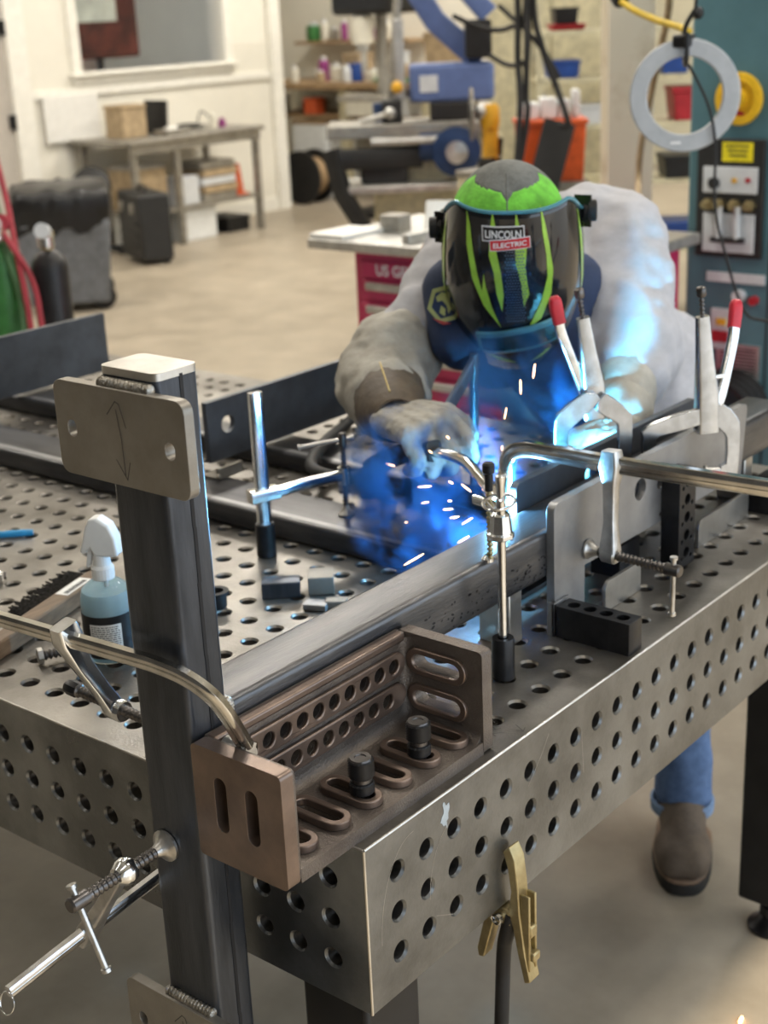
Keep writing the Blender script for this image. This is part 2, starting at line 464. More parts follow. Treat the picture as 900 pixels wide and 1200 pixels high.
for lx in (0.04, LX - 0.17):
    for ly in (0.045, 1.15, LY - 0.145):
        lg = obj('leg', MB().box(lx, lx + 0.097, ly, ly + 0.097, 0.075, T - SH + 0.001), 'black_paint', table, bevel=0.006)
        cx, cy = lx + 0.0485, ly + 0.0485
        obj('levelling_foot', MB().lathe((cx, cy, 0), (cx, cy, 1), [(0, 0.042), (0.008, 0.044), (0.016, 0.030), (0.026, 0.022), (0.03, 0.012), (0.09, 0.012)], 24)
            .lathe((cx, cy, 0.03), (cx, cy, 1), [(0, 0.022), (0.02, 0.022)], 6), 'black_oxide', lg)

# handwriting in pencil on the table top near the edge
def strokes(paths, M, w=0.0012, t=0.0006):
    mb = MB()
    for p in paths:
        for a, b in zip(p[:-1], p[1:]):
            a = Vector(a); b = Vector(b); d = (b - a).normalized(); n = Vector((-d.y, d.x)) * w / 2
            e = d * w * 0.4
            mb.add([M @ Vector((*q, t)) for q in (a - e - n, b + e - n, b + e + n, a - e + n)], [(0, 1, 2, 3)])
    return mb
_M = plane_M((0.262, 0.040, T), (0.55, 0.83, 0), (-0.83, 0.55, 0))
obj('pencil_note', strokes([[(0.000, -0.030), (0.002, -0.016)], [(-0.005, -0.017), (0.008, -0.015)], [(0.010, -0.030), (0.011, -0.016)], [(0.010, -0.023), (0.016, -0.023)], [(0.016, -0.030), (0.017, -0.016)],
    [(0.022, -0.030), (0.023, -0.017)], [(0.027, -0.029), (0.033, -0.027), (0.028, -0.021), (0.034, -0.017)], [(0.012, -0.050), (-0.006, -0.052)], [(0.000, -0.046), (-0.006, -0.052), (0.001, -0.057)]], _M), 'pencil', table)

# ================================================================== angle box (cast fixture square)
bx0, bx1, by0, by1, bz1 = -0.1, 0.248, 0.012, 0.135, 0.998
box = thing('fixture_square', 'brown cast iron slotted fixture square bolted to the near table corner', 'fixture', ((bx0 + bx1) / 2, (by0 + by1) / 2, T))
BT = 0.016
L_ = bx1 - bx0; W_ = by1 - by0; H_ = bz1 - T
base_slots = [(0.052 + 0.0515 * k, 0.050, 0.062) for k in range(6)]
# base
obj('base', MB().plate([(0.020, 0.0006), (L_ - 0.017, 0.0006), (L_ - 0.017, W_ - 0.012), (0.020, W_ - 0.012)], [slot(x, y, ln, 0.0085, pi / 2) for x, y, ln in base_slots], 0, BT, plane_M((bx0, by0, T), (1, 0, 0), (0, 1, 0))), 'cast_rough', box)
for x, y, ln in base_slots:
    obj('slot_boss', MB().plate(slot(x, y, ln + 0.017, 0.0165, pi / 2), [slot(x, y, ln, 0.0085, pi / 2)], BT, BT + 0.009, plane_M((bx0, by0, T), (1, 0, 0), (0, 1, 0))), 'cast_brown', box, bevel=0.0012)
# back wall: holes in two raised ribs
hx1 = [0.040 + 0.0262 * k for k in range(11)]; hx2 = [0.053 + 0.0262 * k for k in range(10)]
holes = [circ(0.0088, 20, x, 0.094) for x in hx1] + [circ(0.0088, 20, x, 0.055) for x in hx2]
obj('back_wall', MB().plate(rrect(0.020, L_ - 0.017, 0.0, H_ - 0.0006, 0.002), holes, 0, BT * 0.8, plane_M((bx0, by1, T), (1, 0, 0), (0, 0, 1))), 'cast_rough', box, bevel=0.0015)
for zc, hx in ((0.094, hx1), (0.055, hx2)):
    obj('hole_rib', MB().plate(slot(L_ / 2, zc, L_ - 0.05, 0.0155), [circ(0.0088, 20, x, zc) for x in hx], BT * 0.8, BT * 0.8 + 0.006, plane_M((bx0, by1, T), (1, 0, 0), (0, 0, 1))), 'cast_brown', box, bevel=0.0015)
obj('top_rim', MB().box(bx0 + 0.02, bx1 - 0.02, by1 - BT * 0.8 - 0.003, by1, bz1 - 0.011, bz1), 'cast_brown', box, bevel=0.003)
# end walls
ws = [slot(0.042, 0.068, 0.062, 0.0085, pi / 2), slot(0.085, 0.068, 0.062, 0.0085, pi / 2)]
Ml = plane_M((bx0, by0, T), (0, 1, 0), (0, 0, 1))
obj('end_wall', MB().plate(rrect(0, W_, 0, H_, 0.006), ws, 0, 0.0175, Ml), 'cast_brown', box, bevel=0.002)
obj('end_wall_backing', MB().plate(rrect(0.001, W_ - 0.001, 0.001, H_ - 0.001, 0.006), [], 0.0170, 0.021, Ml), 'cast_rough', box, bevel=0.001)
Mr = plane_M((bx1 - 0.018, by0, T), (0, 1, 0), (0, 0, 1))
rs = [slot(0.063, 0.096, 0.068, 0.0095), slot(0.063, 0.050, 0.068, 0.0095)]
obj('end_wall', MB().plate(rrect(0, W_, 0, H_, 0.006), rs, 0, 0.018, Mr), 'cast_rough', box, bevel=0.002)
for cy_, cz_ in ((0.063, 0.096), (0.063, 0.050)):
    obj('slot_boss', MB().plate(slot(cy_, cz_, 0.085, 0.0165), [slot(cy_, cz_, 0.068, 0.0095)], -0.005, 0.0005, Mr), 'cast_brown', box, bevel=0.0012)
# inside fillets
for pts in (((bx0 + 0.02, by1 - BT * 0.8, T + BT), (bx1 - 0.018, by1 - BT * 0.8, T + BT), (0, -1, 0), (0, 0, 1)),
            ((bx1 - 0.018, by0 + 0.004, T + BT), (bx1 - 0.018, by1 - 0.01, T + BT), (-1, 0, 0), (0, 0, 1)),
            ((bx1 - 0.018, by1 - BT * 0.8, T + BT), (bx1 - 0.018, by1 - BT * 0.8, bz1 - 0.006), (-1, 0, 0), (0, -1, 0)),
            ((bx0 + 0.021, by1 - BT * 0.8, T + BT), (bx0 + 0.021, by1 - BT * 0.8, bz1 - 0.006), (1, 0, 0), (0, -1, 0))):
    a, b, e1, e2 = [Vector(q) for q in pts]
    R_ = 0.012; arc = [a + e1 * R_ * (1 - sin(t)) + e2 * R_ * (1 - cos(t)) for t in [pi / 2 * k / 6 for k in range(7)]]
    vs = [a - (e1 + e2) * 0.001] + arc; n = len(vs); vs2 = [v + (b - a) for v in vs]
    mbf = MB().add(vs + vs2, [(k, (k + 1) % n, n + (k + 1) % n, n + k) for k in range(n)] + [tuple(range(n))[::-1], tuple(range(n, 2 * n))])
    obj('fillet', mbf, 'cast_rough', box)
# knurled clamping bolts in the base slots
def knurled_bolt(loc, lab):
    x, y, z = loc
    t = thing('clamping_bolt', lab, 'bolt', loc, 'knurled clamping bolts in the fixture square')
    def knurl(z0, z1, r):
        mb = MB(); n = 40; rows = max(3, int((z1 - z0) / 0.0016)); vs = []; fs = []
        for i in range(rows + 1):
            for k in range(n):
                rr = r + (0.0005 if (i + k) % 2 else -0.0003)
                if i in (0, rows): rr = r - 0.0012
                a = 2 * pi * k / n
                vs.append((x + rr * cos(a), y + rr * sin(a), z0 + (z1 - z0) * i / rows))
        for i in range(rows):
            for k in range(n):
                k2 = (k + 1) % n; fs.append((i * n + k, i * n + k2, (i + 1) * n + k2, (i + 1) * n + k))
        fs.append(tuple(range(n))[::-1]); fs.append(tuple(range(rows * n, (rows + 1) * n)))
        return mb.add(vs, fs)
    obj('collar', knurl(z + 0.001, z + 0.014, 0.0132), 'black_oxide', t, ang=10)
    obj('neck', MB().cyl((x, y, z + 0.014), (x, y, z + 0.02), 0.0105, 24), 'screw_steel', t)
    obj('head', knurl(z + 0.02, z + 0.041, 0.0138), 'black_oxide', t, ang=10)
    obj('cap_ring', MB().lathe((x, y, z + 0.041), (x, y, z + 1), [(0, 0.0125), (0.0018, 0.0115), (0.0018, 0.0065), (0.0006, 0.006), (0.0006, 0.001)], 24), 'screw_steel', t)
    obj('shank', MB().cyl((x, y, z - 0.03), (x, y, z + 0.001), 0.008, 16), 'screw_steel', t)
    return t
knurled_bolt((bx0 + 0.052 + 0.0515 * 2 + 0.0, by0 + 0.034, T + BT + 0.009), 'knurled black clamping bolt nearest the camera in the fixture square')
knurled_bolt((bx0 + 0.052 + 0.0515 * 4 - 0.004, by0 + 0.034, T + BT + 0.009), 'knurled black clamping bolt farther along the fixture square')

# paint splash and scratches on the near table side
mat('paint_mark', (0.42, 0.47, 0.50), 0.6, 0.1); mat('scratch', (0.46, 0.45, 0.43), 0.4, 0.8)
Mf = plane_M((0, -E_, 0), (1, 0, 0), (0, 0, 1))
random.seed(17)
_p = [(0.136 + r * 0.009 * cos(a) * 0.8 + 0.002 * sin(3 * a), 0.843 + r * 0.017 * sin(a)) for a, r in [(2 * pi * k / 18, random.uniform(0.55, 1.15)) for k in range(18)]]
obj('paint_mark', MB().plate(_p, [], 0.0, 0.0003, Mf), 'paint_mark', table)
_s = [[(0.020 + 0.06 * (1 - cos(t)), 0.742 + 0.11 * sin(t)) for t in [pi / 2 * k / 14 for k in range(15)]], [(0.105 + 0.05 * (1 - cos(t)), 0.752 + 0.08 * sin(t)) for t in [pi / 2 * k / 12 for k in range(13)]],
      [(0.30, 0.80), (0.33, 0.83), (0.345, 0.85)], [(0.42, 0.82), (0.425, 0.76)], [(0.115, 0.725), (0.145, 0.71)]]
obj('scratches', strokes(_s, Mf, 0.0007, 0.0002), 'scratch', table)['kind'] = 'stuff'

# ================================================================== workpiece: post, rail, brackets
def hollow(x0, x1, y0, y1, r, wall):
    return rrect(x0, x1, y0, y1, r), [list(reversed(rrect(x0 + wall, x1 - wall, y0 + wall, y1 - wall, max(0.001, r - wall)))) ]
post = thing('steel_post', 'dark upright steel tube post with welded mounting plates, nearest the camera', 'steel post', (-0.068, 0.176, 0.50))
PX0, PX1, PY0, PY1, PZ1 = -0.096, -0.041, 0.1375, 0.2165, 1.374
o, h = hollow(PX0, PX1, PY0, PY1, 0.008, 0.005)
obj('tube', MB().plate(o, h, 0.50, PZ1 - 0.008, Matrix.Identity(4)), 'mill_scale', post, ang=25)
obj('cap_plate', MB().plate(rrect(PX0 - 0.0005, PX1 + 0.0005, PY0 - 0.0005, PY1 + 0.0005, 0.009), [], PZ1 - 0.008, PZ1, Matrix.Identity(4)), 'ground_steel', post, bevel=0.0015)
_s = MB(); random.seed(4)
_pz = 0.50; _x = PX0 + 0.031
while _pz < PZ1 - 0.05:
    l = random.uniform(0.02, 0.06); dx = random.uniform(-0.0006, 0.0006)
    _s.box(_x + dx - 0.0021, _x + dx + 0.0021, PY0 - 0.0006, PY0 + 0.002, _pz, _pz + l); _pz += l
obj('weld_seam', _s, 'seam', post)
def mount_plate(z0, z1, y0, y1, lab):
    Mp = plane_M((PX0 - 0.001, 0, 0), (0, -1, 0), (0, 0, 1))     # outward normal -x
    holes = [slot(-(y1 - 0.023), (z0 + z1) / 2 - 0.0, 0.017, 0.0065, pi / 2), slot(-(y0 + 0.023), (z0 + z1) / 2 - 0.002, 0.017, 0.0065, pi / 2)]
    p = obj('mounting_plate', MB().plate(rrect(-y1, -y0, z0, z1, 0.012), holes, 0, 0.012, Mp), 'plate_steel', post, bevel=0.0008)
    p['label'] = lab
    # bead of weld on its upper edge
    wb = MB(); n = 15
    for k in range(n):
        yy = PY0 + 0.006 + (PY1 - PY0 - 0.012) * k / (n - 1)
        wb.sphere((PX0 - 0.003, yy, z1 + 0.0015), (0.0066, 0.0040, 0.0064), 10, 7)
    obj('weld_bead', wb, 'weld', p)
    zc = (z0 + z1) / 2; yc = -(y0 + y1) / 2
    Ms = plane_M((PX0 - 0.001, 0, 0), (0, -1, 0), (0, 0, 1))
    paths = [[(yc + 0.004, zc - 0.036), (yc + 0.003, zc), (yc - 0.001, zc + 0.028)], [(yc - 0.014, zc + 0.022), (yc - 0.001, zc + 0.036), (yc + 0.004, zc + 0.034), (yc + 0.011, zc + 0.012)],
             [(yc - 0.007, zc - 0.022), (yc + 0.006, zc - 0.040), (yc + 0.012, zc - 0.022)]]
    obj('pencil_arrow', strokes(paths, Ms, 0.0011, 0.0124), 'pencil', p)
    return p
mount_plate(1.262, 1.357, 0.089, 0.273, 'bare steel mounting plate with two holes and a pencilled arrow')
mount_plate(0.565, 0.663, 0.089, 0.273, 'lower steel mounting plate at the bottom of the post')

RZ0, RZ1, RY0, RY1 = 0.948, 1.017, 0.1375, 0.213
rail = thing('steel_rail', 'long dark horizontal steel tube rail welded to the upright post', 'steel tube', (0.55, 0.175, RZ0))
o, h = hollow(RY0, RY1, RZ0, RZ1, 0.009, 0.005)
obj('tube', MB().plate(o, h, PX1 + 0.001, 1.30, plane_M((0, 0, 0), (0, 1, 0), (0, 0, 1))), 'mill_scale_x', rail, ang=25)
# dark flakes of scale on the front face
_s = MB(); random.seed(8)
for k in range(70):
    x = random.uniform(0.28, 0.56); z = random.uniform(RZ0 + 0.008, RZ0 + 0.040); w = random.uniform(0.001, 0.004); hh = random.uniform(0.0008, 0.002)
    a = random.uniform(-0.4, 0.4)
    n = 8
    _s.add([(x + w * cos(2 * pi * i / n) * cos(a) - hh * sin(2 * pi * i / n) * sin(a), RY0 - 0.0004, z + w * cos(2 * pi * i / n) * sin(a) + hh * sin(2 * pi * i / n) * cos(a)) for i in range(n)], [tuple(range(n))])
f_ = obj('scale_flakes', _s, 'seam', rail); f_['kind'] = 'stuff'
wb = MB()
for k in range(22): wb.sphere((PX1 + 0.003, RY0 + 0.003 + 0.07 * k / 21, RZ1 - 0.001), (0.005, 0.0032, 0.005), 8, 6)
for k in range(20): wb.sphere((PX1 + 0.003, RY0 + 0.0015, RZ0 + 0.004 + 0.062 * k / 19), (0.005, 0.005, 0.0032), 8, 6)
obj('weld_bead', wb, 'weld', rail)
for x, nm in ((0.485, 'short bright steel spacer block under the rail beside the rod clamp'), (1.18, 'short bright steel spacer block under the far end of the rail')):
    sp = obj('spacer_block', MB().box(x, x + 0.03, 0.150, 0.200, T, RZ0), 'ground_steel', bevel=0.002)
    tag(sp, nm, 'spacer block', 'spacer blocks under the rail')
# bracket plates either side of the rail
Mx = plane_M((0, 0.1245, 0), (1, 0, 0), (0, 0, 1))     # normal -y
def arc_corner(cx, cy, r, a0, a1, n=5): return [(cx + r * cos(a0 + (a1 - a0) * k / n), cy + r * sin(a0 + (a1 - a0) * k / n)) for k in range(n + 1)]
outl = [(0.555, 0.885), (0.632, 0.885), (0.632, 0.945), (1.112, 0.940)] + arc_corner(1.116, 1.049, 0.009, 0, pi / 2) + arc_corner(0.568, 1.042, 0.013, pi / 2, pi)
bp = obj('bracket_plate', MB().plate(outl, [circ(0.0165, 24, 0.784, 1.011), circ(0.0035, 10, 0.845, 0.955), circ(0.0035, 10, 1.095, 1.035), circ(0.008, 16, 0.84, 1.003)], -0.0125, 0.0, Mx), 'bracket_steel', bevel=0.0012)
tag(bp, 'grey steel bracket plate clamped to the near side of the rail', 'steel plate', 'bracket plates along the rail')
My = plane_M((0, 0.2135, 0), (1, 0, 0), (0, 0, 1))
outl = [(0.598, 0.945), (1.112, 0.945), (1.125, 0.958)] + arc_corner(1.116, 1.046, 0.009, 0, pi / 2) + arc_corner(0.608, 1.045, 0.010, pi / 2, pi)
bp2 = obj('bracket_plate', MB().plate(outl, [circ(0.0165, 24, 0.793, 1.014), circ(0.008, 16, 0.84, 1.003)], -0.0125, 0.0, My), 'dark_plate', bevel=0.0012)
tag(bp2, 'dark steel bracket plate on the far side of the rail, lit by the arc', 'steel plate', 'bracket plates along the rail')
# welded clips standing on the table
def clip(x0, x1, y, lab, z0=T + 0.0005, hh=0.044):
    t = thing('steel_clip', lab, 'steel clip', ((x0 + x1) / 2, y, T), 'bent steel clips at the foot of the bracket plate')
    Mc = plane_M((0, y, 0), (1, 0, 0), (0, 0, 1))
    obj('upright', MB().plate([(x0, z0), (x1, z0)] + arc_corner(x1 - 0.006, z0 + hh - 0.006, 0.006, 0, pi / 2) + arc_corner(x0 + 0.014, z0 + hh - 0.014, 0.014, pi / 2, pi), [], -0.006, 0, Mc), 'ground_steel', t, bevel=0.0015)
    obj('flange', MB().box(x0 + 0.004, x1, y + 0.006, y + 0.02, z0, z0 + 0.006), 'ground_steel', t, bevel=0.001)
    obj('weld_bead', MB().tube([(x0 + 0.01, y + 0.008, z0 + 0.008), (x1 - 0.005, y + 0.008, z0 + 0.008)], 0.004, 8), 'weld', t)
clip(0.654, 0.752, 0.104, 'bright bent steel clip between the screw clamp and the black drilled bar')
clip(0.945, 1.118, 0.112, 'bright bent steel clip beside the upright drilled block')
# drilled black blocks
def drilled(name, lab, org, ex, ey, W, H, D, hs, r=0.0085, cat='block'):
    # face W x H drilled through D
    M = plane_M(org, ex, ey)
    b = obj(name, MB().plate(rrect(0, W, 0, H, 0.002, 2), [circ(r_, 18, x, y) for x, y, r_ in hs], -D, 0, M), 'black_oxide', bevel=0.001)
    return tag(b, lab, cat, 'black drilled fixture blocks')
# lying bar with holes in its top: runs toward -y
drilled('drilled_bar', 'black drilled steel bar lying on the table at the foot of the bracket plate', (0.548, 0.118, T + 0.045), (0, -1, 0), (1, 0, 0), 0.112, 0.034, 0.045, [(0.018 + 0.025 * k, 0.017, 0.009) for k in range(4)])
e = obj('end_block', MB().box(0.546, 0.585, 0.1195, 0.1235, T, T + 0.048).box(0.546, 0.551, 0.1195, 0.131, T, T + 0.048), 'bracket_steel', bevel=0.0005)
tag(e, 'small grey steel shim block at the end of the black drilled bar', 'block')
hs = []
for k in range(5):
    hs += [(0.025, 0.022 + 0.028 * k, 0.0085)]
    if k < 5: hs += [(0.011, 0.014 + 0.028 * k + 0.0, 0.0035), (0.039, 0.014 + 0.028 * k, 0.0035)]
drilled('setup_block', 'tall black drilled setup block standing upright against the bracket plate', (0.846, 0.094, T), (1, 0, 0), (0, 0, 1), 0.05, 0.150, 0.030, hs)
drilled('setup_block', 'black drilled setup block lying under the bracket plate', (0.772, 0.200, T + 0.05), (0, -1, 0), (1, 0, 0), 0.05, 0.06, 0.05, [(0.012, 0.015, 0.006), (0.037, 0.015, 0.006), (0.012, 0.045, 0.006), (0.037, 0.045, 0.006)])
drilled('setup_block', 'black block at the far right edge of the table top', (1.14, 0.135, T + 0.045), (0, -1, 0), (1, 0, 0), 0.085, 0.10, 0.045, [(0.02, 0.02, 0.006), (0.06, 0.02, 0.006)])

# ------------------------------------------------ F clamps
def bar_prof(w, t):
    # rounded bar with a groove down each side
    return [(-w / 2, -t * 0.35), (-w * 0.35, -t / 2), (w * 0.35, -t / 2), (w / 2, -t * 0.35), (w / 2, -t * 0.12), (w * 0.36, -t * 0.08), (w * 0.36, t * 0.08), (w / 2, t * 0.12),
            (w / 2, t * 0.35), (w * 0.35, t / 2), (-w * 0.35, t / 2), (-w / 2, t * 0.35), (-w / 2, t * 0.12), (-w * 0.36, t * 0.08), (-w * 0.36, -t * 0.08), (-w / 2, -t * 0.12)]
def screw_parts(t, pad, tip, ax, L, r=0.0055, handle=None, hl=0.09, padr=0.013):
    # pad: face centre on the work; ax: unit direction away from the work
    pad = Vector(pad); ax = Vector(ax).normalized()
    obj('swivel_pad', MB().lathe(pad, pad + ax, [(0, padr), (0.003, padr), (0.005, padr * 0.85), (0.010, r * 1.3), (0.018, r * 0.8)], 24), 'forged', t)
    obj('screw', MB().thread(pad + ax * 0.016, pad + ax * L, r), 'screw_steel', t, ang=60)
    e = pad + ax * L
    obj('screw_head', MB().lathe(e - ax * 0.001, e + ax, [(0, r * 0.8), (0.002, r * 1.25), (0.022, r * 1.25), (0.024, r)], 18), 'screw_steel', t)
    if handle is not None:
        hd = Vector(handle).normalized(); c = e + ax * 0.012
        obj('handle', MB().cyl(c - hd * 0.016, c + hd * hl, 0.0036, 12).cyl(c + hd * hl, c + hd * (hl + 0.004), 0.0055, 12).cyl(c - hd * 0.019, c - hd * 0.015, 0.0055, 12), 'forged', t)

# 1. upper clamp across the post: bar along y
t = thing('bar_clamp', 'steel bar clamp reaching across the upright post onto the fixture square', 'clamp', (-0.112, 0.30, 0.96), 'bar clamps on the workpiece')
pth = [(-0.114, 0.62, 1.060), (-0.114, 0.30, 1.076)] + bez([(-0.114, 0.165, 1.083), (-0.112, 0.125, 1.080), (-0.104, 0.100, 1.066), (-0.092, 0.090, 1.043), (-0.070, 0.086, 0.995)], 8) 
obj('bar', MB().sweep(pth, bar_prof(0.0115, 0.0155), up=(0, 0, 1)), 'zinc_warm', t, ang=50)
obj('fixed_pad', MB().lathe((-0.066, 0.084, 0.984), (-0.066, 1, 0.984), [(0, 0.009), (0.012, 0.009), (0.014, 0.011), (0.034, 0.0115)], 18).cbox((-0.070, 0.087, 0.990), (0.014, 0.012, 0.018), (0, 0.4, 0)), 'forged', t)
arm = MB().sweep([(-0.116, 0.296, 1.092), (-0.112, 0.296, 1.075), (-0.098, 0.296, 1.040), (-0.080, 0.294, 1.005), (-0.066, 0.290, 0.975)], rrect(-0.011, 0.011, -0.008, 0.008, 0.003, 3), up=(0, 1, 0), scales=[1.15, 1.35, 0.95, 0.85, 1.0])
obj('sliding_arm', arm, 'zinc', t, ang=40)
obj('arm_boss', MB().lathe((-0.065, 0.276, 0.975), (-0.065, 1, 0.975), [(0, 0.011), (0.003, 0.0125), (0.022, 0.0125), (0.025, 0.011)], 20), 'zinc', t)
screw_parts(t, (-0.065, 0.2175, 0.975), None, (0, 1, 0.03), 0.132, 0.0062, None)
obj('grip', MB().lathe((-0.065, 0.349, 0.979), (-0.065, 1.349, 1.009), [(0, 0.006), (0.004, 0.009), (0.018, 0.009), (0.022, 0.007)], 8), 'black_oxide', t)

# 2. lower clamp on the post: bar along x
t = thing('bar_clamp', 'steel bar clamp with a ring on its tail, gripping the lower post', 'clamp', (-0.15, 0.25, 0.75), 'bar clamps on the workpiece')
pth = [(-0.272, 0.252, 0.752), (-0.16, 0.252, 0.766), (-0.045, 0.252, 0.778)] + bez([(-0.034, 0.251, 0.780), (-0.022, 0.246, 0.786), (-0.018, 0.235, 0.800), (-0.018, 0.200, 0.846)], 6)
obj('bar', MB().sweep(pth, bar_prof(0.010, 0.0135), up=(0, 0, 1)), 'zinc', t, ang=50)
obj('fixed_pad', MB().cyl((-0.0405, 0.192, 0.855), (-0.022, 0.192, 0.855), 0.009, 16), 'forged', t)
_c = Vector((-0.276, 0.252, 0.744)); _rg = [(_c + Vector((0.004 * sin(a), 0.011 * cos(a), 0.011 * sin(a) - 0.003))) for a in [2 * pi * k / 24 for k in range(25)]]
obj('tail_ring', MB().tube(_rg, 0.0009, 8), 'zinc', t)
arm = MB().sweep([(-0.166, 0.262, 0.748), (-0.164, 0.254, 0.763), (-0.160, 0.228, 0.802), (-0.157, 0.206, 0.836), (-0.155, 0.194, 0.854)], rrect(-0.008, 0.008, -0.009, 0.009, 0.003, 3), up=(1, 0, 0), scales=[1.1, 1.25, 0.9, 0.85, 0.9])
obj('sliding_arm', arm, 'forged', t, ang=40)
obj('arm_boss', MB().lathe((-0.143, 0.192, 0.855), (-1, 0.192, 0.855), [(0, 0.009), (0.004, 0.0135), (0.012, 0.0155), (0.018, 0.0135), (0.024, 0.009)], 20), 'zinc', t)
screw_parts(t, (PX0 - 0.0006, 0.192, 0.856), None, (-1, 0.0, -0.02), 0.108, 0.0068, (0.05, -0.35, -0.94), 0.075, 0.018)

# 3. long clamp across the bracket plates: bar along -y
t = thing('bar_clamp', 'long steel bar clamp squeezing the bracket plates, bar running out to the right', 'clamp', (0.66, 0.1, 0.96), 'bar clamps on the workpiece')
pth = [(0.720, -0.16, 1.073), (0.658, 0.085, 1.088), (0.640, 0.17, 1.0945)] + bez([(0.637, 0.185, 1.0955), (0.634, 0.222, 1.096), (0.633, 0.245, 1.086), (0.633, 0.252, 1.066), (0.633, 0.253, 1.02)], 7)
obj('bar', MB().sweep(pth, bar_prof(0.0150, 0.0225), up=(0, 0, 1)), 'zinc_warm', t, ang=50)
obj('fixed_pad', MB().lathe((0.633, 0.256, 1.008), (0.633, 0.0, 1.008), [(0, 0.009), (0.014, 0.010), (0.0290, 0.012)], 18), 'forged', t)
arm = MB().sweep([(0.656, 0.098, 1.108), (0.655, 0.097, 1.086), (0.652, 0.096, 1.060), (0.645, 0.092, 1.010), (0.641, 0.090, 0.968)], rrect(-0.0105, 0.0105, -0.011, 0.011, 0.0035, 3), up=(0, 1, 0), scales=[1.0, 1.35, 0.85, 0.75, 1.15])
obj('sliding_arm', arm, 'forged', t, ang=40)
obj('arm_boss', MB().lathe((0.640, 0.101, 0.966), (0.655, -0.9, 0.92), [(0, 0.010), (0.003, 0.0125), (0.020, 0.0125), (0.023, 0.010)], 20), 'forged', t)
screw_parts(t, (0.638, 0.1236, 0.967), None, (0.02, -1, -0.03), 0.118, 0.0068, (0.02, 0.02, -1), 0.062, 0.014)

# ------------------------------------------------ rod clamp standing in a black socket
t = thing('rod_clamp', 'upright chrome rod clamp in a black socket beside the rail', 'clamp', (0.405, 0.105, T))
cx, cy = 0.405, 0.105
obj('socket', MB().lathe((cx, cy, T + 0.0005), (cx, cy, 2), [(0, 0.0125), (0.002, 0.0145), (0.055, 0.0145), (0.057, 0.0135), (0.057, 0.0075), (0.03, 0.0075)], 28), 'black_oxide', t)
obj('rod', MB().lathe((cx, cy, T + 0.031), (cx, cy, 2), [(0, 0.0056), (0.2315, 0.0056), (0.233, 0.0062), (0.24, 0.0062), (0.242, 0.004)], 20), 'zinc', t)
obj('slide_body', MB().lathe((cx + 0.003, cy + 0.003, 1.058), (cx + 0.003, cy + 0.003, 2), [(0, 0.012), (0.002, 0.0175), (0.008, 0.0175), (0.010, 0.0150), (0.032, 0.0125), (0.035, 0.0095)], 8), 'zinc', t, bevel=0.0012)
obj('thumb_ring', MB().tube([(cx + 0.0195 * cos(a) + 0.002, cy + 0.0195 * sin(a) + 0.004, 1.106 + 0.004 * cos(a)) for a in [2 * pi * k / 28 for k in range(29)]], 0.0022, 8), 'zinc', t)
obj('swing_arm', MB().sweep([(cx, cy, 1.090), (cx + 0.02, cy + 0.03, 1.094), (cx + 0.03, cy + 0.06, 1.092)], rrect(-0.005, 0.005, -0.006, 0.006, 0.002, 2)), 'zinc', t)
obj('screw', MB().thread((cx + 0.018, cy + 0.030, 1.02), (cx + 0.018, cy + 0.030, 1.115), 0.0042), 'brass', t, ang=60)
obj('grip', MB().lathe((cx + 0.018, cy + 0.030, 1.112), (cx + 0.018, cy + 0.030, 2), [(0, 0.005), (0.022, 0.0055), (0.024, 0.008), (0.034, 0.008), (0.036, 0.006)], 16), 'black_oxide', t)
obj('foot_pad', MB().lathe((cx + 0.018, cy + 0.034, RZ1 + 0.0005), (cx + 0.018, cy + 0.032, 2), [(0, 0.008), (0.004, 0.008), (0.008, 0.004)], 14), 'zinc', t)

# ------------------------------------------------ table clamp on the lower frame
t = thing('table_clamp', 'zinc table clamp holding down the flat channel, standing in a black collar', 'clamp', (0.556, 0.662, T))
cx, cy = 0.556, 0.662
obj('collar', MB().lathe((cx, cy, T + 0.0005), (cx, cy, 2), [(0, 0.0135), (0.002, 0.0155), (0.053, 0.0155), (0.055, 0.014)], 24), 'black_oxide', t)
obj('bar', MB().sweep([(cx, cy, T + 0.05), (cx, cy, 1.137)], bar_prof(0.0125, 0.022), up=(1, -0.4, 0)), 'zinc', t, ang=50)
d_ = (Vector((0.690, 0.608, 0)) - Vector((cx, cy, 0))).normalized()
sA = Vector((cx, cy, 0.972))
obj('slide_bracket', MB().sweep([sA - d_ * 0.022, sA + d_ * 0.026 + Vector((0, 0, 0.001))], rrect(-0.0125, 0.0125, -0.010, 0.010, 0.003, 3)), 'zinc_warm', t, ang=40)
obj('arm', MB().sweep([sA + d_ * 0.02, sA + d_ * 0.08 + Vector((0, 0, 0.004)), sA + d_ * 0.138 + Vector((0, 0, 0.004))], rrect(-0.0075, 0.0075, -0.009, 0.009, 0.005, 4)), 'zinc', t, ang=50)
sc_ = Vector((0.690, 0.608, 0))
obj('arm_boss', MB().cyl(sc_ + Vector((0, 0, 0.962)), sc_ + Vector((0, 0, 0.990)), 0.0105, 18), 'zinc', t)
screw_parts(t, sc_ + Vector((0, 0, 0.9085)), None, (0, 0, 1), 0.115, 0.0052, (-0.7, 0.72, -0.12), 0.068, 0.014)

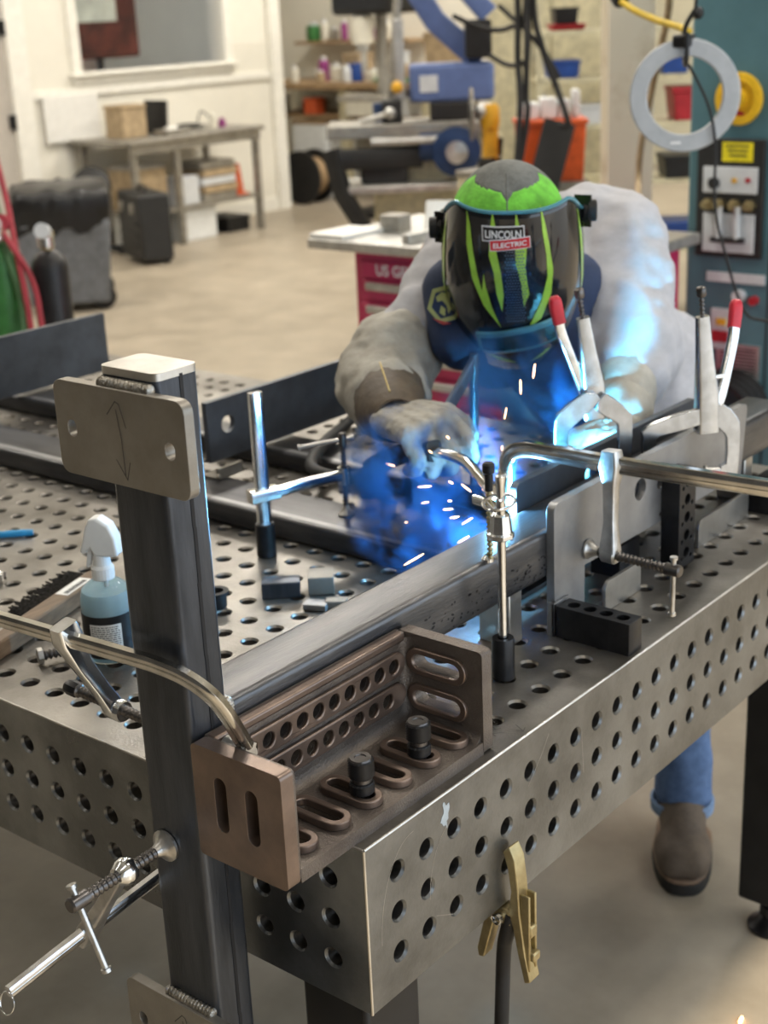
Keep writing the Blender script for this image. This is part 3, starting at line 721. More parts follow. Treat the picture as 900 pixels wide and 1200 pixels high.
# ------------------------------------------------ lower frame lying on the table
def channel(x0, x1, y0, y1, z0, z1, lab):
    t = thing('steel_channel', lab, 'steel channel', ((x0 + x1) / 2, (y0 + y1) / 2, z0), 'flat steel channels of the frame')
    prof = rrect(x0, x1, z0, z1, 0.006)
    obj('channel', MB().plate(prof, [list(reversed(rrect(x0 + 0.006, x1 - 0.006, z0 + 0.006, z1 - 0.006, 0.003)))], y0, y1, Matrix(((1, 0, 0, 0), (0, 0, 1, 0), (0, 1, 0, 0), (0, 0, 0, 1)))), 'mill_scale_y', t, ang=25)
    # bright rubbed strip along the top edge
    obj('rubbed_edge', MB().box(x0 + 0.010, x0 + 0.022, y0 + 0.05, y1 - 0.02, z1 - 0.002, z1 + 0.0004), 'bracket_steel', t)
channel(0.622, 0.735, 0.2275, 2.05, T + 0.0005, 0.908, 'flat dark steel channel under the zinc table clamp')
channel(0.900, 1.000, 0.2275, 2.05, T + 0.0005, 0.904, 'flat dark steel channel nearer the welder')
def web(x0, x1, y, z0, z1, holes, lab):
    M = plane_M((0, y, 0), (1, 0, 0), (0, 0, 1))
    w = obj('web_plate', MB().plate([(x0, z0), (x1, z0), (x1, z1), (x0, z1)], [circ(0.0165, 24, *h) for h in holes], -0.012, 0, M), 'dark_plate', bevel=0.001)
    tag(w, lab, 'steel plate', 'web plates standing on edge')
web(0.768, 1.33, 1.0, 0.909, 1.022, [(0.82, 0.972), (0.895, 0.974)], 'long dark steel plate on edge with two holes behind the table clamp')
web(0.62, 1.165, 1.74, 0.909, 1.043, [(0.765, 0.985)], 'dark steel plate on edge with one hole at the far left')
for x, y, lab in ((0.735, 0.94, 'small bright steel tab lying below the two-hole plate'), (1.06, 0.90, 'small bright steel tab lying farther back on the frame')):
    tb = thing('steel_tab', lab, 'steel tab', (x, y, 0.909), 'small bright tabs on the frame')
    obj('tab', MB().box(x - 0.03, x + 0.03, y - 0.025, y - 0.018, 0.909, 0.93).box(x - 0.03, x + 0.03, y - 0.018, y + 0.02, 0.909, 0.913), 'plate_steel', tb, bevel=0.001)
    obj('tack_weld', MB().sphere((x - 0.03, y - 0.024, 0.916), 0.005, 10, 8), 'weld', tb)

# ================================================================== small things on the table
# spray bottle
t = thing('spray_bottle', 'clear spray bottle of pale blue liquid with black label and white trigger', 'bottle', (0.168, 0.582, T))
cx, cy = 0.168, 0.582
mat('clear_plastic', (0.90, 0.97, 0.98), 0.06, 0, trans=0.96, ior=1.2, var=0.02, rvar=0)
mat('blue_liquid', (0.62, 0.86, 0.95), 0.15, 0, trans=0.45, ior=1.2, var=0.03)
mat('label_black', (0.015, 0.016, 0.018), 0.4)
Z = T + 0.0005
obj('body', MB().lathe((cx, cy, Z), (cx, cy, 2), [(0, 0.028), (0.003, 0.0345), (0.085, 0.0345), (0.100, 0.031), (0.108, 0.022), (0.112, 0.015), (0.118, 0.014)], 32), 'clear_plastic', t, ang=60)
obj('liquid', MB().lathe((cx, cy, Z + 0.003), (cx, cy, 2), [(0, 0.032), (0.075, 0.0335), (0.090, 0.031), (0.094, 0.0295)], 32), 'blue_liquid', t, ang=60)
lb = obj('label', MB().lathe((cx, cy, Z + 0.010), (cx, cy, 2), [(0, 0.0351), (0.060, 0.0351)], 40, closed_ends=False), 'label_black', t)
def on_cyl(mb_flat, cx, cy, cz, r, az):
    out = MB()
    vs = [Vector((cx + r * cos(az + v[0] / r), cy + r * sin(az + v[0] / r), cz + v[1])) for v in mb_flat[0]]
    return out.add(vs, mb_flat[1])
def grid_rect(x0, x1, y0, y1, n=10):
    vs = []; fs = []
    for i in range(n + 1):
        x = x0 + (x1 - x0) * i / n
        vs += [(x, y0), (x, y1)]
    for i in range(n): fs.append((2 * i, 2 * i + 2, 2 * i + 3, 2 * i + 1))
    return vs, fs
az = math.atan2(-0.838 - cy, -0.946 - cx) - 0.12
pp = obj('text_panel', on_cyl(grid_rect(-0.024, 0.020, -0.021, 0.021, 12), cx, cy, Z + 0.038, 0.03525, az), 'paper', lb)
_tm = MB()
random.seed(3)
for k in range(13):
    y = 0.018 - k * 0.003
    x = -0.022
    while x < 0.016:
        w = random.uniform(0.002, 0.006)
        g = on_cyl(grid_rect(x, min(x + w, 0.0175), y - 0.0011, y, 2), cx, cy, Z + 0.038, 0.03532, az); _tm.add(g.v, g.f); x += w + 0.0012
o_ = obj('small_print', _tm, 'ink', lb); o_['kind'] = 'stuff'
rd = obj('red_mark', on_cyl(grid_rect(0.004, 0.012, -0.0275, -0.0235, 3), cx, cy, Z + 0.038, 0.03525, az), 'red_grip', lb)
nk = MB()
pr = [(0, 0.0145)]
obj('collar', MB().lathe((cx, cy, Z + 0.113), (cx, cy, 2), [(0, 0.0145), (0.002, 0.0152), (0.016, 0.0152), (0.020, 0.012), (0.034, 0.011)], 22), 'plastic_white', t, ang=15)
# trigger head pointing to image left (+y side)
hd = Vector((-0.42, 0.9, 0)).normalized()
hs_ = hd.cross(Vector((0, 0, 1)))
Mh = Matrix(((hd.x, 0, hs_.x, cx), (hd.y, 0, hs_.y, cy), (0, 1, hs_.z, 0), (0, 0, 0, 1)))
out = [(x * 0.80 - 0.004, Z + 0.146 + (z - Z - 0.146) * 0.90) for x, z in [(-0.030, Z + 0.148), (-0.028, Z + 0.176), (-0.018, Z + 0.196), (0.0, Z + 0.206), (0.016, Z + 0.204), (0.024, Z + 0.190), (0.032, Z + 0.166), (0.038, Z + 0.152), (0.030, Z + 0.149), (0.018, Z + 0.158), (0.012, Z + 0.146), (-0.012, Z + 0.146)]]
obj('trigger_head', MB().plate(out, [], -0.011, 0.011, Mh), 'plastic_white', t, bevel=0.004, bseg=3)
obj('trigger', MB().plate([(0.010, Z + 0.160), (0.015, Z + 0.160), (0.021, Z + 0.130), (0.017, Z + 0.128), (0.013, Z + 0.138)], [], -0.006, 0.006, Mh), 'plastic_white', t, bevel=0.002)
obj('dip_tube', MB().cyl((cx, cy, Z + 0.006), (cx + 0.003, cy, Z + 0.118), 0.0025, 8), 'plastic_white', t)
# wire brush
t = thing('wire_brush', 'wooden wire brush with grey bristles and white sticker beside the spray bottle', 'brush', (0.18, 0.76, T))
A_ = Vector((0.010, 0.690, T)); B_ = Vector((0.318, 0.790, T)); d_ = (B_ - A_).normalized(); n_ = Vector((-d_.y, d_.x, 0))
Mb = Matrix(((d_.x, n_.x, 0, A_.x), (d_.y, n_.y, 0, A_.y), (0, 0, 1, T + 0.0005), (0, 0, 0, 1)))
Lb = (B_ - A_).length
obj('handle', MB().plate([(0, -0.008), (0.08, -0.013), (0.15, -0.016), (Lb - 0.004, -0.016), (Lb, -0.011), (Lb, 0.011), (Lb - 0.004, 0.014), (0.15, 0.014), (0.08, 0.013), (0, 0.010)], [], 0, 0.026, Mb), 'wood', t, bevel=0.003)
br = MB(); random.seed(5)
for i in range(46):
    for j in range(6):
        x = 0.165 + (Lb - 0.175) * i / 45; z = 0.003 + 0.020 * j / 5
        a = Vector((x, 0.014, z)); b = a + Vector((random.uniform(-0.005, 0.007), 0.034 + random.uniform(-0.003, 0.003), random.uniform(-0.001, 0.005)))
        s_ = 0.0012
        vs = []
        for p in (a, b):
            for dx, dz in ((-s_, -s_), (s_, -s_), (0, s_)): vs.append(Mb @ (p + Vector((dx, 0, dz))))
        br.add(vs, [(0, 1, 4, 3), (1, 2, 5, 4), (2, 0, 3, 5), (3, 4, 5)])
o_ = obj('bristles', br, 'bristle', t, smooth=False); o_['kind'] = 'stuff'
st = MB().add([Mb @ Vector(p) for p in ((Lb - 0.095, -0.0162, 0.004), (Lb - 0.030, -0.0162, 0.004), (Lb - 0.030, -0.0162, 0.022), (Lb - 0.095, -0.0162, 0.022))], [(0, 1, 2, 3)])
st = MB().box(Lb - 0.095, Lb - 0.030, -0.011, 0.010, 0.0258, 0.0265, Mb)
sk = obj('sticker', st, 'paper', t)
st = MB()
for k in range(18): st.box(Lb - 0.090 + 0.003 * k, Lb - 0.0885 + 0.003 * k + (0.0006 if k % 3 else 0), -0.008, 0.000, 0.0262, 0.0267, Mb)
obj('barcode', st, 'ink', sk)
# hex bolt head lying by the brush
t = thing('hex_bolt', 'dark hex bolt lying by the wire brush handle', 'bolt', (0.105, 0.64, T))
obj('head', MB().lathe((0.098, 0.640, T + 0.0125), (0.06, 0.66, T + 0.0125), [(0, 0.0115), (0.008, 0.0115)], 6), 'forged', t, bevel=0.001)
obj('shank', MB().thread((0.098, 0.640, T + 0.0125), (0.150, 0.615, T + 0.0125), 0.0075), 'screw_steel', t, ang=60)
# offcuts
def offcut(x, y, rz, L, W, H, m, lab, hollow_=True):
    M = Matrix.Translation((x, y, T + 0.0005)) @ Matrix.Rotation(rz, 4, 'Z')
    Mp = M @ plane_M((0, 0, 0), (0, 1, 0), (0, 0, 1))
    o_ = obj('steel_offcut', MB().plate(rrect(-W / 2, W / 2, 0, H, 0.0025, 3), [list(reversed(rrect(-W / 2 + 0.003, W / 2 - 0.003, 0.003, H - 0.003, 0.001, 2)))] if hollow_ else [], -L / 2, L / 2, Mp), m, bevel=0.0006)
    tag(o_, lab, 'offcut', 'short steel offcuts on the table')
offcut(0.450, 0.532, 2.3, 0.056, 0.032, 0.025, 'mill_scale', 'short dark square tube offcut on the table top')
offcut(0.497, 0.495, 2.3, 0.038, 0.042, 0.028, 'plate_steel', 'bare steel square tube offcut behind the dark one', True)
offcut(0.441, 0.455, 2.0, 0.034, 0.024, 0.010, 'bracket_steel', 'thin flat steel offcut nearest the rail', False)
offcut(0.462, 0.435, 2.2, 0.030, 0.020, 0.012, 'plate_steel', 'small flat steel offcut touching the rail side', False)
offcut(0.474, 0.560, 0.6, 0.020, 0.016, 0.014, 'screw_steel', 'tiny dark round-edged slug beside the dark offcut', False)
# black cup-shaped plug just behind the post
o_ = obj('rubber_plug', MB().lathe((0.364, 0.580, T + 0.0005), (0.364, 0.580, 2), [(0, 0.013), (0.003, 0.015), (0.020, 0.015), (0.022, 0.019), (0.026, 0.019), (0.026, 0.011), (0.012, 0.010)], 24), 'rubber')
tag(o_, 'small black rubber plug standing just right of the post', 'plug')
mat('marker_blue', (0.03, 0.28, 0.55), 0.35)
t = thing('marker_pen', 'blue marker pen at the left edge of the table top', 'marker', (0.36, 1.10, T))
obj('barrel', MB().cyl((0.33, 1.14, T + 0.0065), (0.394, 1.075, T + 0.0065), 0.006, 14), 'marker_blue', t)
obj('cap', MB().cyl((0.394, 1.075, T + 0.0065), (0.408, 1.061, T + 0.0065), 0.0066, 14, 0.005), 'marker_blue', t)
t = thing('socket_bit', 'short zinc socket lying at the left edge below the blue marker', 'socket', (0.236, 0.945, T))
obj('barrel', MB().lathe((0.215, 0.965, T + 0.0105), (0.251, 0.931, T + 0.0105), [(0, 0.010), (0.03, 0.010), (0.048, 0.0085)], 18), 'zinc', t)
obj('drive_end', MB().lathe((0.251, 0.931, T + 0.0105), (0.40, 0.79, T + 0.0105), [(0, 0.0065), (0.004, 0.006)], 4), 'screw_steel', t)

# ------------------------------------------------ brass ground clamp and its cable
t = thing('ground_clamp', 'brass ground clamp gripping the lower edge of the table side', 'clamp', (0.25, 0.0, 0.56))
Mg = plane_M((0.252, 0, 0), (0, 1, 0), (0, 0, 1))      # local x = world y, local y = world z, normal +x
jaw = [(-0.0035, 0.742), (-0.012, 0.750), (-0.020, 0.735), (-0.024, 0.700), (-0.026, 0.660), (-0.034, 0.600), (-0.040, 0.572), (-0.032, 0.568), (-0.024, 0.600), (-0.016, 0.640), (-0.010, 0.662), (-0.014, 0.690), (-0.010, 0.720)]
obj('outer_jaw', MB().plate(jaw, [], -0.0105, 0.0105, Mg), 'brass', t, bevel=0.0015)
# slot in the outer jaw: two cheeks + bridge
obj('jaw_ridge', MB().box(0.2435, 0.2475, -0.0385, -0.026, 0.585, 0.690).box(0.2565, 0.2605, -0.0385, -0.026, 0.585, 0.690), 'brass', t, bevel=0.0015)
obj('cable_lug', MB().box(0.245, 0.259, -0.040, -0.022, 0.632, 0.648), 'brass', t, bevel=0.002); obj('cable_lug', MB().box(0.245, 0.259, -0.044, -0.028, 0.600, 0.612), 'brass', t, bevel=0.002)
jaw2 = [(0.0135, 0.735), (0.020, 0.740), (0.024, 0.700), (0.022, 0.655), (0.038, 0.590), (0.036, 0.578), (0.028, 0.580), (0.012, 0.640), (0.010, 0.655), (0.016, 0.690)]
obj('inner_jaw', MB().plate(jaw2, [], -0.0095, 0.0095, Mg), 'brass', t, bevel=0.0015)
obj('pivot_block', MB().box(0.2420, 0.2620, -0.012, 0.014, 0.640, 0.6615), 'brass', t, bevel=0.002)
obj('pivot_pin', MB().cyl((0.236, 0.001, 0.651), (0.268, 0.001, 0.651), 0.004, 12), 'zinc', t)
_sp = [(0.2375 + 0.0012 * k / 8, 0.001 + 0.0065 * cos(2 * pi * k / 8), 0.651 + 0.0065 * sin(2 * pi * k / 8)) for k in range(33)]
_sp = [(0.231 + 0.0012 * k / 8, p[1], p[2]) for k, p in enumerate(_sp)]
obj('spring', MB().tube(_sp, 0.0011, 6), 'zinc', t)
obj('cable', MB().tube(bez([(0.250, -0.010, 0.655), (0.252, 0.0, 0.62), (0.262, 0.012, 0.58), (0.262, 0.016, 0.50), (0.258, 0.02, 0.35), (0.262, 0.03, 0.15), (0.285, 0.06, 0.03), (0.40, 0.16, 0.0115), (0.70, 0.35, 0.0115)], 10), 0.0092, 14), 'rubber', t)

# ------------------------------------------------ locking C-clamps on the bracket plates
def pliers(lab, jawA, jawB, head, hA, hB, padA=0.006, padB=0.006, mA='plier_steel'):
    # jawA: tip behind plate, jawB: tip in front; head: pivot centre; hA, hB: handle ends
    jawA, jawB, head, hA, hB = [Vector(v) for v in (jawA, jawB, head, hA, hB)]
    t = thing('locking_clamp', lab, 'clamp', (head.x, head.y, min(jawA.z, jawB.z)), 'locking C clamps on the bracket plates')
    dz = jawB.z - jawA.z; side = jawB - jawA; side.z = 0; w = side.length; side.normalize(); up = Vector((0, 0, 1))
    nrm = side.cross(up).normalized(); up = nrm.cross(side).normalized()
    prof = rrect(-0.0112, 0.0112, -0.0048, 0.0048, 0.0012, 1)
    Mj = plane_M(jawA, side, up)
    hx = (head - jawA).dot(side); hz = (head - jawA).dot(up)
    zs = min(0.066, hz - 0.028)
    def rounded(p): return [(v.x, v.y) for v in bez([(x, y, 0) for x, y in p] + [(p[0][0], p[0][1], 0)], 2)][:-1]
    fx = [(0.019, -0.009), (-0.004, -0.010), (-0.012, -0.002), (-0.013, zs - 0.004), (-0.006, zs + 0.013), (hx - 0.012, hz + 0.006), (hx + 0.004, hz - 0.016), (0.014, zs - 0.004), (0.009, zs - 0.014), (0.009, 0.012), (0.019, 0.009)]
    mv = [(w - 0.017, dz - 0.009), (w + 0.004, dz - 0.010), (w + 0.011, dz - 0.002), (w + 0.012, zs - 0.006), (w + 0.006, zs + 0.016), (hx + 0.020, hz + 0.010), (hx - 0.004, hz - 0.002), (w - 0.018, zs - 0.004), (w - 0.009, zs - 0.016), (w - 0.009, dz + 0.012), (w - 0.017, dz + 0.009)]
    obj('fixed_jaw', MB().plate(rounded(fx), [], -0.0048, 0.0048, Mj), mA, t, bevel=0.0012)
    obj('moving_jaw', MB().plate(rounded(mv), [], -0.0046, 0.0046, Mj), 'plier_steel', t, bevel=0.0012)
    obj('jaw_pad', MB().lathe(jawA + side * 0.019, jawA + side * 2, [(0, 0.006), (padA - 0.004, 0.006), (padA - 0.0035, 0.010), (padA, 0.010)], 14), 'forged', t)
    obj('jaw_pad', MB().lathe(jawB - side * 0.017, jawB - side * 2, [(0, 0.006), (padB - 0.004, 0.006), (padB - 0.0035, 0.010), (padB, 0.010)], 14), 'forged', t)
    # main handle (channel body) and lever with red grip
    body = [head - up * 0.034, head + (hA - head) * 0.15, head + (hA - head) * 0.55, hA]
    obj('body', MB().sweep(body, rrect(-0.0135, 0.0135, -0.0095, 0.0095, 0.004, 3), up=nrm, scales=[1.30, 1.25, 0.92, 0.70]), 'plier_steel', t, ang=50)
    dA = (hA - head).normalized()
    obj('adjusting_screw', MB().thread(hA - dA * 0.004, hA + dA * 0.034, 0.0042).lathe(hA + dA * 0.030, hA + dA, [(0, 0.006), (0.003, 0.0075), (0.012, 0.0075), (0.014, 0.006)], 12), 'screw_steel', t, ang=60)
    rel = head + side * 0.020
    mid = rel + (hB - rel) * 0.62
    bow = side * 0.004
    obj('lever', MB().sweep(bez([head + side * 0.008 - up * 0.012, rel + up * 0.02, mid + bow, rel + (hB - rel) * 0.78 + bow * 0.6], 6), rrect(-0.0075, 0.0075, -0.006, 0.006, 0.003, 3), up=nrm), 'zinc', t, ang=50)
    obj('red_grip', MB().sweep(bez([rel + (hB - rel) * 0.74 + bow * 0.7, rel + (hB - rel) * 0.88 + bow * 0.5, hB], 4), rrect(-0.0088, 0.0088, -0.0075, 0.0075, 0.004, 3), up=nrm, scales=[1, 1, 1, 1.05, 1.05, 1.05, 1.0, 0.9, 0.6]), 'red_grip', t, ang=60)
    for p in (head - up * 0.012, head + side * 0.012 - up * 0.006, head + side * 0.010 + up * 0.022):
        obj('rivet', MB().cyl(p - nrm * 0.0098, p + nrm * 0.0098, 0.0042, 10), 'forged', t)
    obj('toggle_link', MB().sweep([head + dA * 0.03, head + dA * 0.05 + side * 0.008, head + side * 0.022 + up * 0.05], rrect(-0.003, 0.003, -0.005, 0.005, 0.001, 2), up=nrm), 'zinc', t, ang=50)
    return t

pliers('locking C clamp with a red grip in front of the welding helmet', (0.842, 0.1875, 1.028), (0.772, 0.2500, 1.048), (0.825, 0.228, 1.128), (0.803, 0.234, 1.247), (0.772, 0.262, 1.281))
pliers('locking C clamp with a red grip standing at the right of the bracket plate', (0.880, 0.163, 1.030), (0.975, 0.078, 0.996), (0.952, 0.108, 1.092), (0.935, 0.112, 1.236), (1.035, 0.108, 1.243), 0.006, 0.024)

# ================================================================== the welder
mat('skin', (0.55, 0.36, 0.27), 0.55)
mat('shirt_grey', (0.47, 0.47, 0.50), 0.85, 0, scale=30, var=0.05, bump=0.9, bscale=9, stretch=(1, 1, 1.6))
mat('navy_cloth', (0.028, 0.045, 0.10), 0.8, 0, scale=30, var=0.1, bump=0.5, bscale=16)
mat('leather_tan', (0.46, 0.44, 0.39), 0.75, 0, scale=14, col2=(0.29, 0.27, 0.23), bump=0.7, bscale=40)
mat('leather_brown', (0.14, 0.105, 0.07), 0.6, 0, scale=20, col2=(0.06, 0.045, 0.035), bump=0.5, bscale=60)
mat('denim', (0.13, 0.22, 0.42), 0.85, 0, scale=60, col2=(0.085, 0.15, 0.30), bump=0.7, bscale=22)
mat('denim_hem', (0.22, 0.33, 0.52), 0.85, 0, scale=60, var=0.1)
mat('boot_leather', (0.17, 0.13, 0.095), 0.65, 0, scale=16, col2=(0.085, 0.065, 0.05), bump=0.4, bscale=50)
mat('boot_sole', (0.02, 0.018, 0.016), 0.7)
mat('boot_welt', (0.26, 0.17, 0.11), 0.6)
mat('cap_green', (0.19, 0.62, 0.06), 0.8, 0, scale=40, var=0.15, bump=0.3, bscale=200)
mat('cap_grey', (0.16, 0.165, 0.155), 0.85, 0, scale=40, var=0.15, bump=0.3, bscale=200)
mat('helmet_black', (0.012, 0.014, 0.018), 0.13, 0.0, coat=0.6, scale=20, var=0.2, rvar=0.04)
mat('flame_green', (0.38, 0.66, 0.07), 0.3, 0, var=0.1, coat=0.4)
mat('logo_red', (0.62, 0.02, 0.03), 0.35, 0, var=0.02)
mat('logo_white', (0.85, 0.85, 0.85), 0.35, 0, var=0.02)
mat('logo_black', (0.01, 0.01, 0.01), 0.3, 0, var=0.02)
mat('lens_dark', (0.01, 0.06, 0.10), 0.06, 0.0, coat=1.0, var=0.1)
mat('lens_cover', (0.10, 0.32, 0.42), 0.15, 0.2, coat=0.5, var=0.1)

def remesh(name, mb, m, parent, voxel, smooth=6, wr=None):
    o = obj(name, mb, m, parent, smooth=True, ang=180)
    r = o.modifiers.new('remesh', 'REMESH'); r.mode = 'VOXEL'; r.voxel_size = voxel; r.use_smooth_shade = True
    s = o.modifiers.new('smooth', 'SMOOTH'); s.factor = 0.5; s.iterations = smooth
    if wr:
        tx = bpy.data.textures.new(name + '_wrinkle', 'CLOUDS'); tx.noise_scale = wr[1]; tx.noise_depth = 2
        d = o.modifiers.new('wrinkle', 'DISPLACE'); d.texture = tx; d.strength = wr[0]; d.mid_level = 0.5; d.texture_coords = 'LOCAL'
    return o

V = Vector
HC = V((1.036, 0.511, 1.230)); FW = V((-0.743, -0.506, -0.438)).normalized(); RT = V((0.563, -0.827, 0)).normalized(); UP = FW.cross(RT) * -1
if UP.z < 0: UP = -UP
def hp(r, u, f): return HC + RT * r + UP * u + FW * f

S_R, E_R, W_R, K_R = V((1.125, 0.715, 1.255)), V((0.870, 0.672, 1.080)), V((0.718, 0.520, 1.078)), V((0.668, 0.395, 1.087))
S_L, E_L, W_L, K_L = V((1.375, 0.505, 1.250)), V((1.240, 0.402, 1.080)), V((1.015, 0.297, 1.018)), V((0.915, 0.286, 1.018))
PEL = V((1.60, 0.69, 0.95)); CH = V((1.36, 0.63, 1.19)); NK = V((1.20, 0.575, 1.27))
HIP_L, KN_L, AN_L = V((1.60, 0.57, 0.90)), V((1.46, 0.42, 0.50)), V((1.415, 0.365, 0.13))
HIP_R, KN_R, AN_R = V((1.64, 0.82, 0.90)), V((1.58, 0.86, 0.50)), V((1.66, 0.92, 0.13))

b = MB()
b.capsule(PEL, CH, 0.11, 0.10).capsule(S_R + (S_L - S_R) * 0.12, S_R + (S_L - S_R) * 0.88, 0.045, 0.045).capsule(CH, NK + V((0.02, 0.005, -0.03)), 0.06, 0.045)
hd_c = hp(-0.005, 0.10, 0.015)
b.capsule(NK, hd_c - UP * 0.05 - FW * 0.04, 0.055, 0.055)
b.sphere(hd_c, (0.075, 0.075, 0.085), 20, 14)
b.capsule(hp(-0.005, 0.02, 0.045), hp(-0.005, 0.0, 0.055), 0.05, 0.042)           # jaw
b.capsule(hp(-0.005, 0.075, 0.085), hp(-0.005, 0.055, 0.098), 0.010, 0.013)       # nose
for s_ in (-1, 1):
    b.sphere(hp(-0.005 + 0.074 * s_, 0.075, 0.01), 0.018, 10, 8)                    # ears
    b.sphere(hp(-0.005 + 0.028 * s_, 0.098, 0.072), 0.014, 10, 8)                   # brow / eyes
b.capsule(hp(-0.02, 0.025, 0.092), hp(0.012, 0.025, 0.092), 0.006, 0.006)           # lips
for a_, e_, w_, k_ in ((S_R, E_R, W_R, K_R), (S_L, E_L, W_L, K_L)):
    b.capsule(a_, e_, 0.05, 0.04).capsule(e_, w_, 0.038, 0.024).capsule(w_, w_ + (k_ - w_) * 0.6, 0.018, 0.016)
for h_, k_, a_ in ((HIP_L, KN_L, AN_L), (HIP_R, KN_R, AN_R)):
    b.capsule(PEL, h_, 0.10, 0.085).capsule(h_, k_, 0.082, 0.055).capsule(k_, a_, 0.054, 0.038)
    b.capsule(a_ + V((0, 0, -0.05)), a_ + V((-0.11, -0.08, -0.078)), 0.03, 0.024)
person = remesh('person', b, 'skin', None, 0.012, 4)
tag(person, 'person in welding helmet, grey shirt and gloves bending over the table to weld', 'person')
PL = person.location.copy()

# shirt: grey back and sleeves
b = MB()
b.capsule(PEL + V((-0.02, 0, 0.02)), CH + V((0.03, 0.0, 0.0)), 0.170, 0.140)
b.capsule(PEL + V((0, 0.06, -0.02)), PEL + V((0, -0.09, -0.02)), 0.172, 0.168)
b.capsule(S_R + (S_L - S_R) * 0.25 + V((0.06, 0.02, -0.02)), S_R + (S_L - S_R) * 0.86 + V((0.05, 0.04, 0.0)), 0.100, 0.108)
b.capsule(S_L + V((0.05, 0.05, 0.0)), PEL + V((-0.03, -0.08, 0.05)), 0.100, 0.12)
b.capsule(S_R + V((0.0, -0.025, -0.01)), S_R + (E_R - S_R) * 0.5 + V((0, -0.02, -0.005)), 0.074, 0.064).capsule(S_R + (E_R - S_R) * 0.5 + V((0, -0.02, -0.005)), S_R + (E_R - S_R) * 0.86, 0.064, 0.070)
b.capsule(S_L + V((0.0, 0.0, -0.01)), E_L + V((0.0, 0.0, 0.01)), 0.094, 0.090)
b.capsule(E_L + V((0.0, 0.0, 0.01)), E_L + (W_L - E_L) * 0.32, 0.088, 0.072)
b.capsule(CH + V((-0.02, 0, 0.02)), NK + V((0.02, 0.0, -0.02)), 0.092, 0.066)
sh = remesh('shirt', b, 'shirt_grey', person, 0.011, 10, (0.034, 0.075))
# navy front of the jacket
b = MB()
b.capsule(V((0.995, 0.604, 1.222)), V((0.975, 0.570, 1.150)), 0.058, 0.064).capsule(V((1.085, 0.640, 1.195)), V((1.115, 0.600, 1.10)), 0.078, 0.08)
b.capsule(V((1.19, 0.57, 1.16)), V((1.42, 0.62, 0.97)), 0.115, 0.12)
b.capsule(V((1.215, 0.52, 1.19)), V((1.185, 0.52, 1.08)), 0.075, 0.07)
nv = remesh('jacket_front', b, 'navy_cloth', person, 0.011, 8, (0.012, 0.06)); nv['label'] = 'navy front panel of the jacket'
# leather cape sleeves / gauntlets
b = MB()
ax = (W_R - E_R).normalized()
b.capsule(S_R + (E_R - S_R) * 0.80, E_R, 0.081, 0.082).capsule(E_R, E_R + ax * 0.10, 0.083, 0.070)
sl = remesh('leather_sleeve', b, 'leather_tan', person, 0.009, 6, (0.020, 0.05)); sl['label'] = 'grey leather sleeve on the arm holding the torch'
axl = (W_L - E_L).normalized()
b = MB().capsule(E_L + axl * 0.09, W_L - axl * 0.03, 0.060, 0.045)
remesh('leather_sleeve', b, 'leather_tan', person, 0.009, 6, (0.012, 0.05))

def glove(wr, kn, n, thumb_sign, curl, parent, mname):
    wr = V(wr); kn = V(kn); d = (kn - wr).normalized(); n = V(n); n = (n - d * n.dot(d)).normalized()
    s = n.cross(d) * thumb_sign
    Lp = (kn - wr).length
    b = MB()
    for q in (-0.024, -0.008, 0.008, 0.024):
        b.capsule(wr + s * q * 0.8, kn + s * q * 1.35, 0.024, 0.0175)
    lens = ((0.041, 0.044, 0.030, 0.024), (0.0145, 0.049, 0.034, 0.026), (-0.0125, 0.046, 0.032, 0.024), (-0.0385, 0.037, 0.026, 0.022))
    for (q, l1, l2, l3), c in zip(lens, curl):
        p = kn + s * q - n * 0.002
        ang = 0.0; rr = [0.0132, 0.0126, 0.0118, 0.0108]
        for i, l in enumerate((l1, l2, l3)):
            ang += c[i]
            dd = d * cos(ang) - n * sin(ang)
            e = p + dd * l
            b.capsule(p, e, rr[i], rr[i + 1], 12, 5); p = e
    p = wr + d * 0.022 + s * 0.034
    for dd, l, r0, r1 in ((d * 0.65 + s * 0.72 - n * 0.2, 0.042, 0.019, 0.017), (d * 0.88 + s * 0.15 - n * 0.42, 0.036, 0.017, 0.015), (d * 0.80 - s * 0.10 - n * 0.58, 0.026, 0.015, 0.0125)):
        dd = dd.normalized(); b.capsule(p, p + dd * l, r0, r1, 12, 5); p = p + dd * l
    return remesh('glove', b, mname, parent, 0.0030, 3, (0.006, 0.016))
cR = [(0.55, 0.95, 0.7), (0.85, 1.15, 0.8), (0.95, 1.2, 0.8), (1.0, 1.2, 0.8)]
g = glove(W_R, W_R + (K_R - W_R) * 0.72, (-0.25, -0.15, 0.95), 1, cR, person, 'leather_tan'); g['label'] = 'pale leather glove gripping the torch'
gx = (W_R - E_R).normalized()
cf = MB().lathe(W_R - gx * 0.105, W_R, [(0, 0.060), (0.002, 0.064), (0.05, 0.055), (0.105, 0.042), (0.118, 0.034), (0.116, 0.030), (0.05, 0.050), (0.004, 0.059)], 28)
cfo = obj('glove_cuff', cf, 'leather_brown', person, ang=60); cfo['label'] = 'brown gauntlet cuff with yellow stitching'
stt = MB()
q = gx.to_track_quat('Z', 'Y').to_matrix()
az_ = None
_best = max(range(36), key=lambda k: (q @ V((cos(k * pi / 18), sin(k * pi / 18), 0))).dot(V((-0.55, -0.35, 0.75))))
_a = _best * pi / 18
_pts = [W_R - gx * (0.105 - t_) + (q @ V((cos(_a), sin(_a), 0))) * (r_ + 0.0006) for t_, r_ in ((0.003, 0.064), (0.05, 0.055), (0.085, 0.0465), (0.105, 0.042))]
mat('stitch', (0.65, 0.50, 0.20), 0.6)
